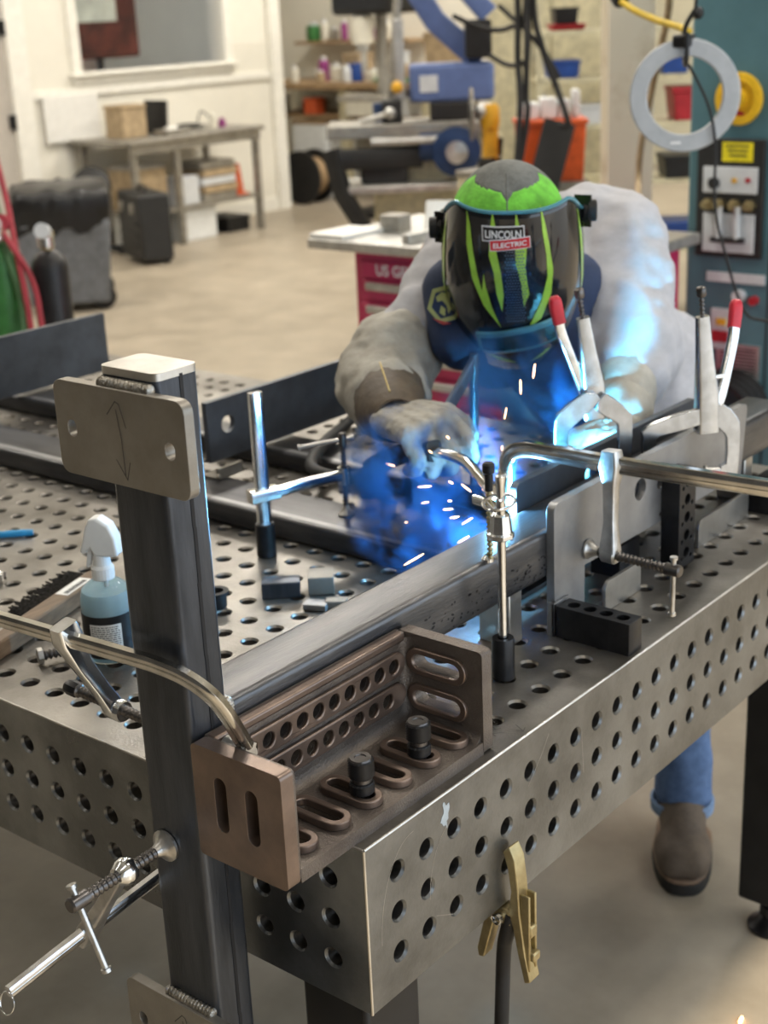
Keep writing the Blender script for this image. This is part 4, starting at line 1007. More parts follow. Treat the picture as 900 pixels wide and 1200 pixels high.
obj('stitching', MB().tube(bez(_pts, 6), 0.0014, 6), 'stitch', cfo)
cL = [(0.45, 0.6, 0.5)] * 4
g = glove(W_L, W_L + (K_L - W_L) * 0.75, (-0.2, 0.1, 0.97), -1, cL, person, 'leather_tan'); g['label'] = 'leather glove resting behind the locking clamp'
gx = (W_L - E_L).normalized()
obj('glove_cuff', MB().lathe(W_L - gx * 0.07, W_L, [(0, 0.052), (0.003, 0.054), (0.05, 0.043), (0.078, 0.032), (0.072, 0.028), (0.004, 0.049)], 24), 'leather_tan', person, ang=60)

# jeans and boots
b = MB()
b.capsule(PEL + V((0, 0.05, 0)), PEL + V((0, -0.07, 0.0)), 0.145, 0.145)
for h_, k_, a_ in ((HIP_L, KN_L, AN_L), (HIP_R, KN_R, AN_R)):
    b.capsule(h_, k_, 0.112, 0.078).capsule(k_, a_ + V((-0.002, 0, 0.075)), 0.076, 0.058)
    b.capsule(a_ + V((-0.002, 0, 0.07)), a_ + V((-0.002, 0, 0.008)), 0.0600, 0.061)
remesh('jeans', b, 'denim', person, 0.012, 5, (0.014, 0.06))
td = V((-0.875, -0.485, 0)).normalized()
def boot(an, parent):
    an = V(an); sd = V((-td.y, td.x, 0))
    b = MB()
    b.capsule(an + V((0, 0, 0.04)), an + V((0, 0, -0.05)), 0.052, 0.052)
    heel = an - td * 0.045; heel.z = 0.055
    ball = an + td * 0.100; ball.z = 0.056
    toe = an + td * 0.145; toe.z = 0.054
    b.capsule(heel, ball, 0.040, 0.046)
    b.capsule(an + V((0, 0, -0.03)) + td * 0.02, ball + V((0, 0, 0.010)), 0.050, 0.044)
    b.capsule(ball + sd * 0.016, toe + sd * 0.014, 0.044, 0.040).capsule(ball - sd * 0.016, toe - sd * 0.014, 0.044, 0.040)
    bt = remesh('boot', b, 'boot_leather', parent, 0.008, 6)
    outl = []
    for k in range(28):
        a = 2 * pi * k / 28
        f = cos(a); s_ = sin(a)
        L_f = 0.190 if f > 0 else 0.090
        outl.append((abs(f) ** 0.75 * (1 if f > 0 else -1) * L_f, abs(s_) ** 0.75 * (1 if s_ > 0 else -1) * (0.062 if f > 0 else 0.052)))
    Ms = Matrix(((td.x, sd.x, 0, an.x), (td.y, sd.y, 0, an.y), (0, 0, 1, 0), (0, 0, 0, 1)))
    obj('sole', MB().plate(outl, [], 0.001, 0.024, Ms), 'boot_sole', bt, bevel=0.004)
    obj('welt', MB().plate([(x * 0.985, y * 0.985) for x, y in outl], [], 0.024, 0.034, Ms), 'boot_welt', bt, bevel=0.002)
boot(AN_L, person); boot(AN_R, person)
for a_ in (AN_L, AN_R):
    obj('jeans_hem', MB().lathe(a_ + V((-0.002, 0, -0.040)), a_ + V((-0.002, 0, 1)), [(0, 0.060), (0.002, 0.0645), (0.024, 0.0655), (0.026, 0.0600), (0.004, 0.0580)], 28), 'denim_hem', person, ang=60)

# ---- cap
def cap_pt(a, e):
    # a azimuth from forward, e elevation
    return hp(-0.009 + 0.092 * cos(e) * sin(a), 0.124 + 0.102 * sin(e), 0.010 + 0.108 * cos(e) * cos(a))
def cap_mesh(test, off=0.0):
    mb = MB(); NA, NE = 120, 50
    for i in range(NE):
        for k in range(NA):
            a0 = 2 * pi * k / NA; a1 = 2 * pi * (k + 1) / NA; e0 = pi / 2 * i / NE - 0.15; e1 = pi / 2 * (i + 1) / NE - 0.15 if i < NE - 1 else pi / 2
            am = (a0 + a1) / 2; am = am if am < pi else am - 2 * pi; em = (e0 + e1) / 2
            if test(am, em): mb.add([cap_pt(a0, e0), cap_pt(a1, e0), cap_pt(a1, e1), cap_pt(a0, e1)], [(0, 1, 2, 3)])
    c = hp(-0.009, 0.13, 0.01)
    mb.v = [v + (v - c).normalized() * off for v in mb.v]
    bm = bmesh.new()
    vs = [bm.verts.new(v) for v in mb.v]
    for f in mb.f: bm.faces.new([vs[i] for i in f])
    bmesh.ops.remove_doubles(bm, verts=bm.verts, dist=1e-5)
    bmesh.ops.recalc_face_normals(bm, faces=bm.faces)
    bm.verts.index_update()
    r = MB().add([v.co.copy() for v in bm.verts], [tuple(v.index for v in f.verts) for f in bm.faces]); bm.free(); return r
grey_t = lambda a, e: e > 1.16 - 0.16 * max(0, 1 - abs(a) / 0.25) + 0.04 * sin(min(1.6, abs(a)) * 2) - 0.10 * min(1.6, abs(a)) or abs(a) > 1.9
capo = obj('cap', cap_mesh(lambda a, e: not grey_t(a, e)), 'cap_green', person, ang=180)
capo['label'] = 'lime green and grey fabric cap'
for o_ in (capo, obj('grey_panel', cap_mesh(grey_t), 'cap_grey', capo, ang=180)):
    so = o_.modifiers.new('solid', 'SOLIDIFY'); so.thickness = 0.003; so.offset = 1
obj('centre_seam', MB().tube([cap_pt(0.0, e) + UP * 0.0035 for e in [0.2 + 1.3 * k / 16 for k in range(17)]], 0.0012, 6), 'cap_grey', capo)

# ---- helmet
def prof_w(u):   # half width
    t = (0.218 - u) / 0.326
    return 0.100 + 0.016 * sin(min(1, t / 0.45) * pi / 2) - 0.050 * max(0, (t - 0.50) / 0.5) ** 1.8
def prof_f(u):
    t = (0.218 - u) / 0.326
    return 0.104 + 0.030 * sin(min(1.0, t / 0.4) * pi / 2) - 0.050 * max(0, (t - 0.55) / 0.45) ** 2
def hs(a, u, off=0.0):
    w, f = prof_w(u), prof_f(u)
    s_, c = sin(a), cos(a)
    p = 0.80
    x = w * (abs(s_) ** p) * (1 if s_ > 0 else -1)
    if abs(a) <= pi / 2: ff = f * abs(c) ** p
    else: ff = -0.07 * abs(c) ** 0.7; 
    nrm = V((s_ / w, 0, c / f if abs(a) <= pi / 2 else 0)); nrm.normalize()
    return hp(-0.002 + x + nrm.x * off, u, 0.004 + ff + nrm.z * off)
def front(r, u, off=0.0012):
    w = prof_w(u); s_ = max(-0.999, min(0.999, (r + 0.002) / w)); a = math.asin((abs(s_) ** (1 / 0.80)) * (1 if s_ > 0 else -1))
    return hs(a, u, off)
def utop(a):
    q = min(1, max(0, (abs(a) - radians(50)) / radians(60))); return 0.218 - 0.085 * q * q * (3 - 2 * q)
hm = MB(); NA, NU = 64, 30; vs = []; fs = []
for j in range(NU + 1):
    for k in range(NA + 1):
        a = radians(-128) + radians(256) * k / NA
        u = utop(a) - (utop(a) + 0.108) * j / NU
        uu = u
        if abs(a) > radians(95):       # side tails get shorter towards the back
            q = (abs(a) - radians(95)) / radians(33); uu = (0.10 + (u - 0.10) * (1 - 0.55 * q))
        vs.append(hs(a, uu))
for j in range(NU):
    for k in range(NA):
        i0 = j * (NA + 1) + k
        fs.append((i0, i0 + NA + 1, i0 + NA + 2, i0 + 1))
hm.add(vs, fs)
helmet = obj('helmet', hm, 'helmet_black', person, ang=60); helmet['label'] = 'glossy black welding helmet with lime green flame graphics'
so = helmet.modifiers.new('solid', 'SOLIDIFY'); so.thickness = 0.0035; so.offset = -1
# top brim and chin cap
obj('brow_rim', MB().tube([hs(radians(-95) + radians(190) * k / 40, utop(radians(-95) + radians(190) * k / 40), 0.001) for k in range(41)], 0.0032, 8), 'lens_cover', helmet)
ch = MB(); c0 = hp(0.0, -0.112, 0.03)
ring = [hs(radians(-100) + radians(200) * k / 30, -0.107) for k in range(31)]
ch.add(ring + [c0], [(k, 31, k + 1) for k in range(30)])
obj('chin', ch, 'helmet_black', helmet)
def decal(poly, m, name, off=0.0014, n=1):
    # polygon in (r, u): triangulate, subdivide and lay on the shell
    bm = bmesh.new(); v2 = [bm.verts.new((p[0], p[1], 0)) for p in poly]
    ed = [bm.edges.new((v2[i], v2[(i + 1) % len(v2)])) for i in range(len(v2))]
    bmesh.ops.triangle_fill(bm, use_beauty=True, edges=ed)
    for _ in range(4):
        lg = [e for e in bm.edges if e.calc_length() > 0.007]
        if not lg: break
        bmesh.ops.subdivide_edges(bm, edges=lg, cuts=1)
        bmesh.ops.triangulate(bm, faces=bm.faces)
    bm.verts.index_update()
    mb = MB().add([front(v.co.x, v.co.y, off) for v in bm.verts], [tuple(v.index for v in f.verts) for f in bm.faces]); bm.free()
    return obj(name, mb, m, helmet)
def smooth_poly(p, n=4):
    return [(v.x, v.y) for v in bez([(x, y, 0) for x, y in p] + [(p[0][0], p[0][1], 0)], n)][:-1]
FLA = [(-0.0701, 0.2153), (-0.0718, 0.1649), (-0.0647, 0.1109), (-0.0481, 0.0631), (-0.0208, 0.0206), (-0.0346, 0.0599), (-0.0436, 0.0992), (-0.0465, 0.1239), (-0.0496, 0.0911), (-0.0556, 0.116), (-0.0623, 0.1593), (-0.0655, 0.1961)]
FLB = [(-0.0312, 0.2204), (-0.0363, 0.1846), (-0.0379, 0.1531), (-0.031, 0.126), (-0.0273, 0.0876), (-0.0189, 0.0537), (-0.0161, 0.0872), (-0.0199, 0.1256), (-0.026, 0.1579), (-0.0273, 0.1998)]
FLC = [(0.004, 0.2201), (0.0018, 0.178), (0.0032, 0.1409), (0.0108, 0.1083), (0.015, 0.061), (0.0232, 0.0859), (0.0197, 0.1134), (0.0176, 0.1351), (0.02, 0.1668), (0.0093, 0.1984)]
FLD = [(0.0403, 0.2278), (0.0438, 0.1868), (0.0496, 0.1499), (0.0516, 0.1123), (0.042, 0.0686), (0.0216, 0.0181), (0.042, 0.0347), (0.0575, 0.0792), (0.0603, 0.1228), (0.0548, 0.1603), (0.0481, 0.197)]
for P_ in (FLA, FLB, FLC, FLD): decal(P_, 'flame_green', 'flame_stripe')
decal([(-0.0509, -0.0430), (-0.0327, -0.0650), (0.0047, -0.0780), (-0.0186, -0.0600)], 'flame_green', 'flame_stripe')
decal([(0.0236, -0.0780), (0.0500, -0.0480), (0.0600, -0.0480), (0.0440, -0.0680)], 'flame_green', 'flame_stripe')
for s_ in (-1, 1):   # side stripes
    for a0, u0, u1 in ((1.22, 0.185, 0.02), (1.48, 0.14, 0.03)):
        mb = MB(); vs = []
        n = 14
        for k in range(n + 1):
            u = u0 + (u1 - u0) * k / n; w = 0.10 * sin(pi * min(0.98, max(0.02, k / n))) + 0.01
            vs += [hs(s_ * (a0 - w / 2), u, 0.0014), hs(s_ * (a0 + w / 2), u, 0.0014)]
        mb.add(vs, [(2 * k, 2 * k + 1, 2 * k + 3, 2 * k + 2) for k in range(n)])
        obj('flame_stripe', mb, 'flame_green', helmet)
# dotted carbon patch between the middle flames
mat('dot_grey', (0.10, 0.14, 0.19), 0.3, 0.3)
dm = MB()
for j in range(26):
    for k in range(9):
        r_ = -0.0125 + k * 0.0042 + (0.0021 if j % 2 else 0); u = 0.165 - j * 0.0052
        if abs(r_ - 0.001) > 0.019 - abs(0.09 - u) * 0.06: continue
        c = [front(r_ + 0.0014 * cos(a), u + 0.0018 * sin(a), 0.0016) for a in [2 * pi * i / 6 for i in range(6)]]
        dm.add(c, [tuple(range(6))])
o_ = obj('dot_pattern', dm, 'dot_grey', helmet); o_['kind'] = 'stuff'
# logo
LM = [(-0.0475, 0.1985), (0.0165, 0.1992), (0.0172, 0.1762), (-0.0470, 0.1755)]
decal(LM, 'logo_white', 'logo_border', 0.0018)
decal([(-0.0458, 0.1968), (0.0150, 0.1975), (0.0156, 0.1779), (-0.0454, 0.1772)], 'logo_black', 'logo_panel', 0.0022)
decal([(-0.0364, 0.1782), (0.0250, 0.1835), (0.0258, 0.1660), (-0.0358, 0.1612)], 'logo_white', 'logo_border', 0.0024)
decal([(-0.0352, 0.1770), (0.0240, 0.1822), (0.0247, 0.1672), (-0.0347, 0.1624)], 'logo_red', 'logo_panel', 0.0028)
def helmet_text(s, r, u, width, height, tilt, off, m):
    vs, fs = text_geo(s, 1.0, 0.022)
    x0 = min(v.x for v in vs); x1 = max(v.x for v in vs); y0 = min(v.y for v in vs); y1 = max(v.y for v in vs)
    P_ = []
    for v in vs:
        a = (v.x - (x0 + x1) / 2) / (x1 - x0) * width; b_ = (v.y - (y0 + y1) / 2) / (y1 - y0) * height
        P_.append(front(r + a, u + b_ + a * tilt, off))
    obj('lettering', MB().add(P_, fs), m, helmet)
helmet_text('LINCOLN', -0.0153, 0.1873, 0.054, 0.0118, 0.01, 0.0032, 'logo_white')
helmet_text('ELECTRIC', -0.0055, 0.1724, 0.050, 0.0078, 0.085, 0.0036, 'logo_white')
# lens window
lo = decal([(-0.0600, 0.0070), (0.0644, 0.0349), (0.0681, -0.0200), (-0.0537, -0.0440)], 'lens_cover', 'lens_frame', 0.003)
so = lo.modifiers.new('solid', 'SOLIDIFY'); so.thickness = 0.004; so.offset = -1
decal([(-0.0520, -0.003), (0.0594, 0.0221), (0.0620, -0.0140), (-0.0478, -0.0346)], 'lens_dark', 'lens', 0.0078)
obj('lens_ledge', MB().tube([front(-0.058 + 0.122 * k / 20, -0.048 + 0.026 * k / 20, 0.002) for k in range(21)], 0.0028, 8), 'lens_cover', helmet)
# headgear knobs and headband
for s_, rr_, uu_ in ((-1, -0.116, 0.125), (1, 0.113, 0.148)):
    c = hp(rr_, uu_, 0.005)
    obj('adjusting_knob', MB().lathe(c, c + RT * s_, [(0, 0.012), (0.006, 0.012), (0.007, 0.0175), (0.018, 0.0175), (0.020, 0.015)], 14), 'black_paint', helmet)
    obj('pivot_plate', MB().cbox(c - RT * s_ * 0.002, (0.004, 0.03, 0.05)), 'black_paint', helmet)
obj('headband', MB().sweep([hp(-0.009 + 0.096 * sin(a), 0.186 - 0.012 * cos(a), 0.010 + 0.101 * cos(a)) for a in [radians(-75) + radians(150) * k / 30 for k in range(31)]], rrect(-0.002, 0.002, -0.010, 0.010, 0.001, 1), up=tuple(UP)), 'black_paint', helmet)
# jacket emblem on the shoulder patch
mat('emblem_gold', (0.42, 0.44, 0.16), 0.6); mat('emblem_red', (0.45, 0.05, 0.05), 0.6)
EC = V((0.917, 0.568, 1.2155)); en = (V((-0.9455, -0.8382, 1.6828)) - EC).normalized(); ee = V((0, 0, 1)).cross(en).normalized(); ef = en.cross(ee)
Me = plane_M(EC, ee, ef)
hexo = [(0.030 * cos(a + 0.2), 0.034 * sin(a + 0.2)) for a in [2 * pi * k / 6 for k in range(6)]]
em = obj('emblem', MB().plate(hexo, [], -0.03, 0.0, Me), 'navy_cloth', nv); em['label'] = 'gold and red shield emblem on the jacket'
obj('emblem_ring', MB().plate([(x * 0.98, y * 0.98) for x, y in hexo], [[(x * 0.74, y * 0.74) for x, y in reversed(hexo)]], 0, 0.001, Me), 'emblem_gold', em)
obj('emblem_crest', MB().plate([(-0.014, 0.012), (-0.004, 0.020), (0.010, 0.014), (0.014, -0.002), (0.006, -0.016), (0.003, -0.002), (-0.004, 0.006), (-0.012, 0.004)], [], 0, 0.001, Me).plate([(-0.006, -0.002), (0.001, -0.008), (0.0, -0.020), (-0.009, -0.014)], [], 0, 0.001, Me), 'emblem_gold', em)
obj('emblem_base', MB().plate([(-0.022, -0.022), (-0.004, -0.034), (0.010, -0.032), (-0.006, -0.027)], [], 0.001, 0.002, Me), 'emblem_red', em)

# ---- MIG torch in the right hand
TIP = V((0.585, 0.232, 1.030))
t = thing('welding_torch', 'welding torch with a bright bent neck held in the gloved hand', 'torch', (0.66, 0.40, 1.0))
nkp = bez([V((0.668, 0.420, 1.052)), V((0.650, 0.372, 1.060)), V((0.634, 0.325, 1.060)), V((0.614, 0.285, 1.048)), V((0.599, 0.255, 1.038))], 8)
obj('neck', MB().tube(nkp, 0.0085, 14), 'zinc_warm', t)
dn = (nkp[-1] - nkp[-4]).normalized()
obj('nozzle', MB().lathe(nkp[-1] - dn * 0.012, nkp[-1] + dn, [(0, 0.010), (0.003, 0.012), (0.022, 0.012), (0.032, 0.0095), (0.032, 0.007), (0.02, 0.007)], 20), 'zinc_warm', t)
obj('contact_tip', MB().cyl(nkp[-1] + dn * 0.008, nkp[-1] + dn * 0.024, 0.0028, 10), 'brass', t)
hd0 = V((0.668, 0.420, 1.052)); hdir = V((0.30, 0.90, -0.25)).normalized()
obj('handle', MB().sweep(bez([hd0 - hdir * 0.02, hd0 + hdir * 0.05, hd0 + hdir * 0.12 - V((0, 0, 0.01)), hd0 + hdir * 0.17 - V((0, 0, 0.025))], 5), rrect(-0.013, 0.013, -0.016, 0.016, 0.007, 4)), 'black_paint', t, ang=60)
hend = hd0 + hdir * 0.17 - V((0, 0, 0.025))
obj('cable', MB().tube(bez([hend, hend + V((0.06, 0.10, -0.05)), V((0.82, 0.80, 0.925)), V((1.05, 0.92, 0.922)), V((1.42, 1.05, 0.90)), V((1.50, 1.08, 0.60)), V((1.55, 1.2, 0.03)), V((2.2, 1.6, 0.02))], 10), 0.011, 12), 'rubber', t)
# stand clamp behind the smoke (dark steel, two struts)
t = thing('strut_clamp', 'dark steel toggle clamp standing behind the torch hand', 'clamp', (0.90, 0.52, 0.904))
obj('base', MB().box(0.905, 0.985, 0.48, 0.56, 0.9045, 0.914), 'black_oxide', t, bevel=0.001)
obj('upright', MB().cyl((0.915, 0.515, 0.913), (0.930, 0.52, 1.135), 0.0075, 14), 'dark_plate', t)
obj('strut', MB().sweep([(0.80, 0.51, 1.03), (0.935, 0.52, 1.125)], rrect(-0.004, 0.004, -0.012, 0.012, 0.002, 2)), 'dark_plate', t)
obj('foot', MB().cyl((0.918, 0.515, 0.96), (0.918, 0.515, 0.975), 0.014, 14).cyl((0.800, 0.51, 0.975), (0.800, 0.51, 1.035), 0.006, 12), 'zinc', t)

# ================================================================== arc, sparks, smoke
ARC = V((0.584, 0.2285, 1.012))
mat('arc_glow', (1, 1, 1), 0.5, 0, emis=(0.55, 0.80, 1.0), estr=200.0, var=0)
a_ = thing('welding_arc', 'blue white welding arc at the torch tip', 'arc', ARC)
obj('arc_core', MB().sphere(ARC, 0.004, 12, 8), 'arc_glow', a_)
_l = bpy.data.lights.new('arc_light', 'POINT'); _l.energy = 6; _l.color = (0.20, 0.58, 1.0); _l.shadow_soft_size = 0.006
_lo = bpy.data.objects.new('arc_light', _l); COL.objects.link(_lo); _lo.location = ARC + V((0.0, 0.006, 0.012))
_l = bpy.data.lights.new('arc_boost_spot', 'SPOT'); _l.energy = 250; _l.color = (0.10, 0.60, 1.0); _l.shadow_soft_size = 0.008; _l.spot_size = radians(64); _l.spot_blend = 0.7  # added spot at the arc, aimed to brighten the welder's sleeve and helmet
_lo = bpy.data.objects.new('arc_boost_spot', _l); COL.objects.link(_lo); _lo.location = ARC + V((0.0, 0.004, 0.014))
_lo.rotation_euler = (V((1.23, 0.445, 1.18)) - _lo.location).to_track_quat('-Z', 'Y').to_euler()
mat('spark', (1, 0.5, 0.2), 0.5, 0, emis=(1.0, 0.55, 0.28), estr=7.0, var=0)

# ================================================================== background: left side
mat('steel_dull', (0.36, 0.34, 0.30), 0.45, 0.6)
mat('bin_grey', (0.17, 0.185, 0.21), 0.55)
mat('bag_black', (0.012, 0.012, 0.013), 0.35, bump=0.6, bscale=25)
mat('case_black', (0.02, 0.02, 0.02), 0.5)
mat('cyl_green', (0.05, 0.20, 0.055), 0.4)
mat('cyl_black', (0.02, 0.02, 0.022), 0.4)
mat('hose_red', (0.42, 0.05, 0.07), 0.5); mat('hose_green', (0.10, 0.22, 0.10), 0.5)
mat('cardboard', (0.44, 0.33, 0.20), 0.8); mat('cone_orange', (0.75, 0.13, 0.04), 0.5)
mat('blue_paint', (0.115, 0.17, 0.37), 0.45, 0, var=0.06); mat('blue_dark', (0.02, 0.05, 0.14), 0.4)
mat('cream_paint', (0.62, 0.57, 0.39), 0.5); mat('cab_red', (0.56, 0.03, 0.12), 0.4, coat=0.3, var=0.06)
mat('aluminium', (0.60, 0.59, 0.56), 0.4, 0.8); mat('tool_yellow', (0.78, 0.42, 0.03), 0.4)
mat('orange_bin', (0.72, 0.11, 0.02), 0.45); mat('bin_blue', (0.02, 0.07, 0.30), 0.45); mat('bin_red', (0.42, 0.02, 0.03), 0.45)
mat('bench_wood', (0.42, 0.29, 0.16), 0.6, scale=6, col2=(0.30, 0.20, 0.11), stretch=(6, 1, 6))
mat('mauve', (0.30, 0.05, 0.22), 0.6); mat('jar', (0.75, 0.72, 0.62), 0.3, var=0.05)
mat('col_white', (0.86, 0.81, 0.69), 0.55, 0, scale=5, contrast=(0.28, 0.5), col2=(0.60, 0.52, 0.38), bump=0.1, bscale=40)
mat('teal', (0.095, 0.20, 0.235), 0.42, 0.0, scale=3, var=0.08); mat('cord_yellow', (0.80, 0.55, 0.03), 0.45)
mat('disc_yellow', (0.80, 0.48, 0.02), 0.4); mat('ring_grey', (0.46, 0.48, 0.50), 0.5, 0.3, var=0.06)
mat('panel_white', (0.62, 0.64, 0.66), 0.45, var=0.04); mat('sticker_yellow', (0.85, 0.72, 0.02), 0.5)
mat('poster_brown', (0.10, 0.025, 0.018), 0.5, scale=5, var=0.3); mat('poster_paper', (0.66, 0.72, 0.66), 0.6, scale=6, var=0.12)

# framed notice seen through the office window
t = thing('notice_board', 'dark brown board with a pale paper hung in the office window', 'notice board', (6.9, 8.40, 1.35))
obj('board', MB().box(6.50, 7.30, 8.42, 8.45, 1.38, 2.1), 'poster_brown', t, bevel=0.01)
obj('paper', MB().box(6.62, 7.08, 8.41, 8.421, 1.66, 2.0), 'poster_paper', t)
obj('stand_foot', MB().box(6.86, 6.92, 8.43, 8.45, 0, 1.39), 'black_paint', t)
# steel bench against the white wall
t = thing('steel_bench', 'grey steel work bench against the white wall', 'bench', (6.95, 7.75, 0))
obj('worktop', MB().box(6.22, 7.66, 7.42, 8.10, 0.785, 0.82), 'steel_dull', t, bevel=0.006)
obj('apron', MB().box(6.26, 7.62, 7.44, 7.47, 0.72, 0.785), 'steel_dull', t)
for x in (6.27, 6.70, 7.57):
    obj('leg', MB().box(x, x + 0.045, 7.45, 7.495, 0, 0.785), 'steel_dull', t)
for x in (6.27, 7.57):
    obj('leg', MB().box(x, x + 0.045, 8.03, 8.075, 0, 0.785), 'steel_dull', t)
obj('lower_shelf', MB().box(6.30, 7.60, 7.47, 8.06, 0.26, 0.285), 'steel_dull', t)
def boxthing(name, lab, cat, x0, x1, y0, y1, z0, z1, m, lid=None, grp=None, bev=0.006):
    t = thing(name, lab, cat, ((x0 + x1) / 2, (y0 + y1) / 2, z0), grp)
    obj('body', MB().box(x0, x1, y0, y1, z0, z1 - (0.03 if lid else 0)), m, t, bevel=bev)
    if lid: obj('lid', MB().box(x0 - 0.006, x1 + 0.006, y0 - 0.006, y1 + 0.006, z1 - 0.03, z1), lid, t, bevel=bev)
    return t
boxthing('cardboard_box', 'tan cardboard box standing on the steel bench', 'box', 6.42, 6.66, 7.70, 7.90, 0.8205, 1.06, 'cardboard', 'cardboard')
o_ = obj('leaning_slab', MB().cbox((6.83, 7.78, 0.945), (0.03, 0.24, 0.25), (0, 0.10, 0)), 'black_paint', bevel=0.003); tag(o_, 'dark upright panel beside the cardboard box on the bench', 'panel')
o_ = obj('white_board', MB().cbox((6.28, 8.11, 0.98), (0.52, 0.02, 0.34)), 'paper', bevel=0.004); tag(o_, 'white printed sheet board leaning on the wall behind the bench', 'board')
t = thing('parts_tray', 'low dark tray of parts on the steel bench', 'tray', (6.82, 7.60, 0.82))
obj('tray', MB().box(6.68, 6.92, 7.50, 7.66, 0.8205, 0.86), 'steel_dull', t, bevel=0.004); obj('part', MB().cyl((6.74, 7.58, 0.86), (6.86, 7.60, 0.86), 0.022, 12), 'paper', t)
t = thing('wire_coil', 'loose dark wire coil lying on the steel bench', 'wire', (7.15, 7.75, 0.82))
obj('coil', MB().tube([(7.15 + (0.15 + 0.01 * sin(3 * a)) * cos(a), 7.78 + 0.10 * sin(a), 0.832 + 0.015 * abs(sin(a * 1.5)) + 0.004 * a / 6) for a in [2 * pi * k / 24 for k in range(60)]], 0.008, 6), 'black_paint', t)
obj('lead', MB().tube(bez([(7.2, 7.72, 0.835), (7.28, 7.75, 0.95), (7.40, 7.78, 0.90), (7.44, 7.74, 0.836)], 8), 0.006, 6), 'black_paint', t)
for x, m_, lab, h_ in ((7.36, 'jar', 'white bottle at the right end of the steel bench', 0.13), (7.46, 'mauve', 'small dark red pot at the right end of the steel bench', 0.07)):
    o_ = obj('bottle', MB().lathe((x, 7.70, 0.8205), (x, 7.70, 2), [(0, 0.03), (h_ * 0.7, 0.03), (h_ * 0.85, 0.014), (h_, 0.014)], 14), m_); tag(o_, lab, 'bottle')
# lower shelf contents
boxthing('file_box', 'tan storage box on the shelf under the bench', 'box', 6.36, 6.68, 7.55, 7.85, 0.2855, 0.62, 'cardboard', 'steel_dull')
for k in range(5):
    dx = 0.02 * (k % 2)
    o_ = obj('parts_tray', MB().plate(rrect(7.00 + dx, 7.38 + dx, 7.50, 7.85, 0.02), [], 0.2855 + 0.062 * k, 0.2855 + 0.062 * k + 0.052, Matrix.Identity(4)), ('steel_dull', 'cardboard', 'panel_white', 'cardboard', 'steel_dull')[k], bevel=0.006)
    tag(o_, ('bottom', 'second', 'third', 'fourth', 'topmost')[k] + ' flat tray of the stack under the bench', 'tray', 'stacked trays under the bench')
boxthing('grey_carton', 'grey carton beside the tray stack under the bench', 'box', 6.74, 6.96, 7.50, 7.75, 0.2855, 0.50, 'panel_white')
t = thing('safety_cone', 'small orange safety cone on the shelf under the bench', 'cone', (7.49, 7.60, 0.2855))
obj('base', MB().box(7.43, 7.55, 7.54, 7.66, 0.2855, 0.297), 'cone_orange', t); obj('cone', MB().cyl((7.49, 7.60, 0.297), (7.49, 7.60, 0.53), 0.045, 16, 0.02), 'cone_orange', t)
boxthing('white_bin', 'white plastic bin on the floor under the bench', 'bin', 6.76, 7.14, 7.52, 7.95, 0.001, 0.25, 'plastic_white')
boxthing('white_bin', 'narrow white bin on the floor at the left bench leg', 'bin', 6.36, 6.62, 7.52, 7.85, 0.001, 0.24, 'plastic_white')
boxthing('black_pad', 'low black pump base on the floor at the right bench leg', 'pump', 7.30, 7.54, 7.55, 7.85, 0.001, 0.12, 'black_paint', 'case_black')
# black tool case with latches, and round black seat on it
t = thing('tool_case', 'black ribbed tool case standing on the floor left of the bench', 'case', (6.08, 7.15, 0))
Mc_ = Matrix.Translation((6.06, 7.15, 0)) @ Matrix.Rotation(-0.42, 4, 'Z')
obj('shell', MB().box(-0.12, 0.12, -0.26, 0.24, 0.03, 0.50, Mc_), 'case_black', t, bevel=0.02)
for z in (0.12, 0.20, 0.28): obj('rib', MB().box(-0.132, -0.118, -0.20, 0.20, z, z + 0.03, Mc_), 'case_black', t, bevel=0.006)
for y in (-0.13, 0.13): obj('latch', MB().box(-0.138, -0.118, y - 0.03, y + 0.03, 0.36, 0.43, Mc_), 'steel_dull', t, bevel=0.005)
obj('handle', MB().tube([Mc_ @ V(p) for p in ((0, -0.08, 0.49), (0, -0.07, 0.54), (0, 0.07, 0.54), (0, 0.08, 0.49))], 0.012, 8), 'black_paint', t)
for y in (-0.18, 0.18): obj('wheel', MB().cyl(Mc_ @ V((0.08, y - 0.02, 0.04)), Mc_ @ V((0.08, y + 0.02, 0.04)), 0.04, 14), 'black_paint', t)
t = thing('shop_stool', 'round black shop stool behind the tool case', 'stool', (6.08, 7.72, 0))
obj('seat', MB().lathe((6.08, 7.72, 0.50), (5.75, 7.42, 0.68), [(0, 0.13), (0.02, 0.145), (0.05, 0.145), (0.065, 0.12)], 24), 'case_black', t)
obj('column', MB().cyl((6.09, 7.73, 0.06), (6.09, 7.73, 0.51), 0.025, 12), 'steel_dull', t)
for k in range(5):
    a = 2 * pi * k / 5
    obj('foot', MB().cyl((6.09, 7.73, 0.07), (6.09 + 0.2 * cos(a), 7.73 + 0.2 * sin(a), 0.025), 0.018, 8).sphere((6.09 + 0.2 * cos(a), 7.73 + 0.2 * sin(a), 0.025), 0.025, 8, 6), 'black_paint', t)
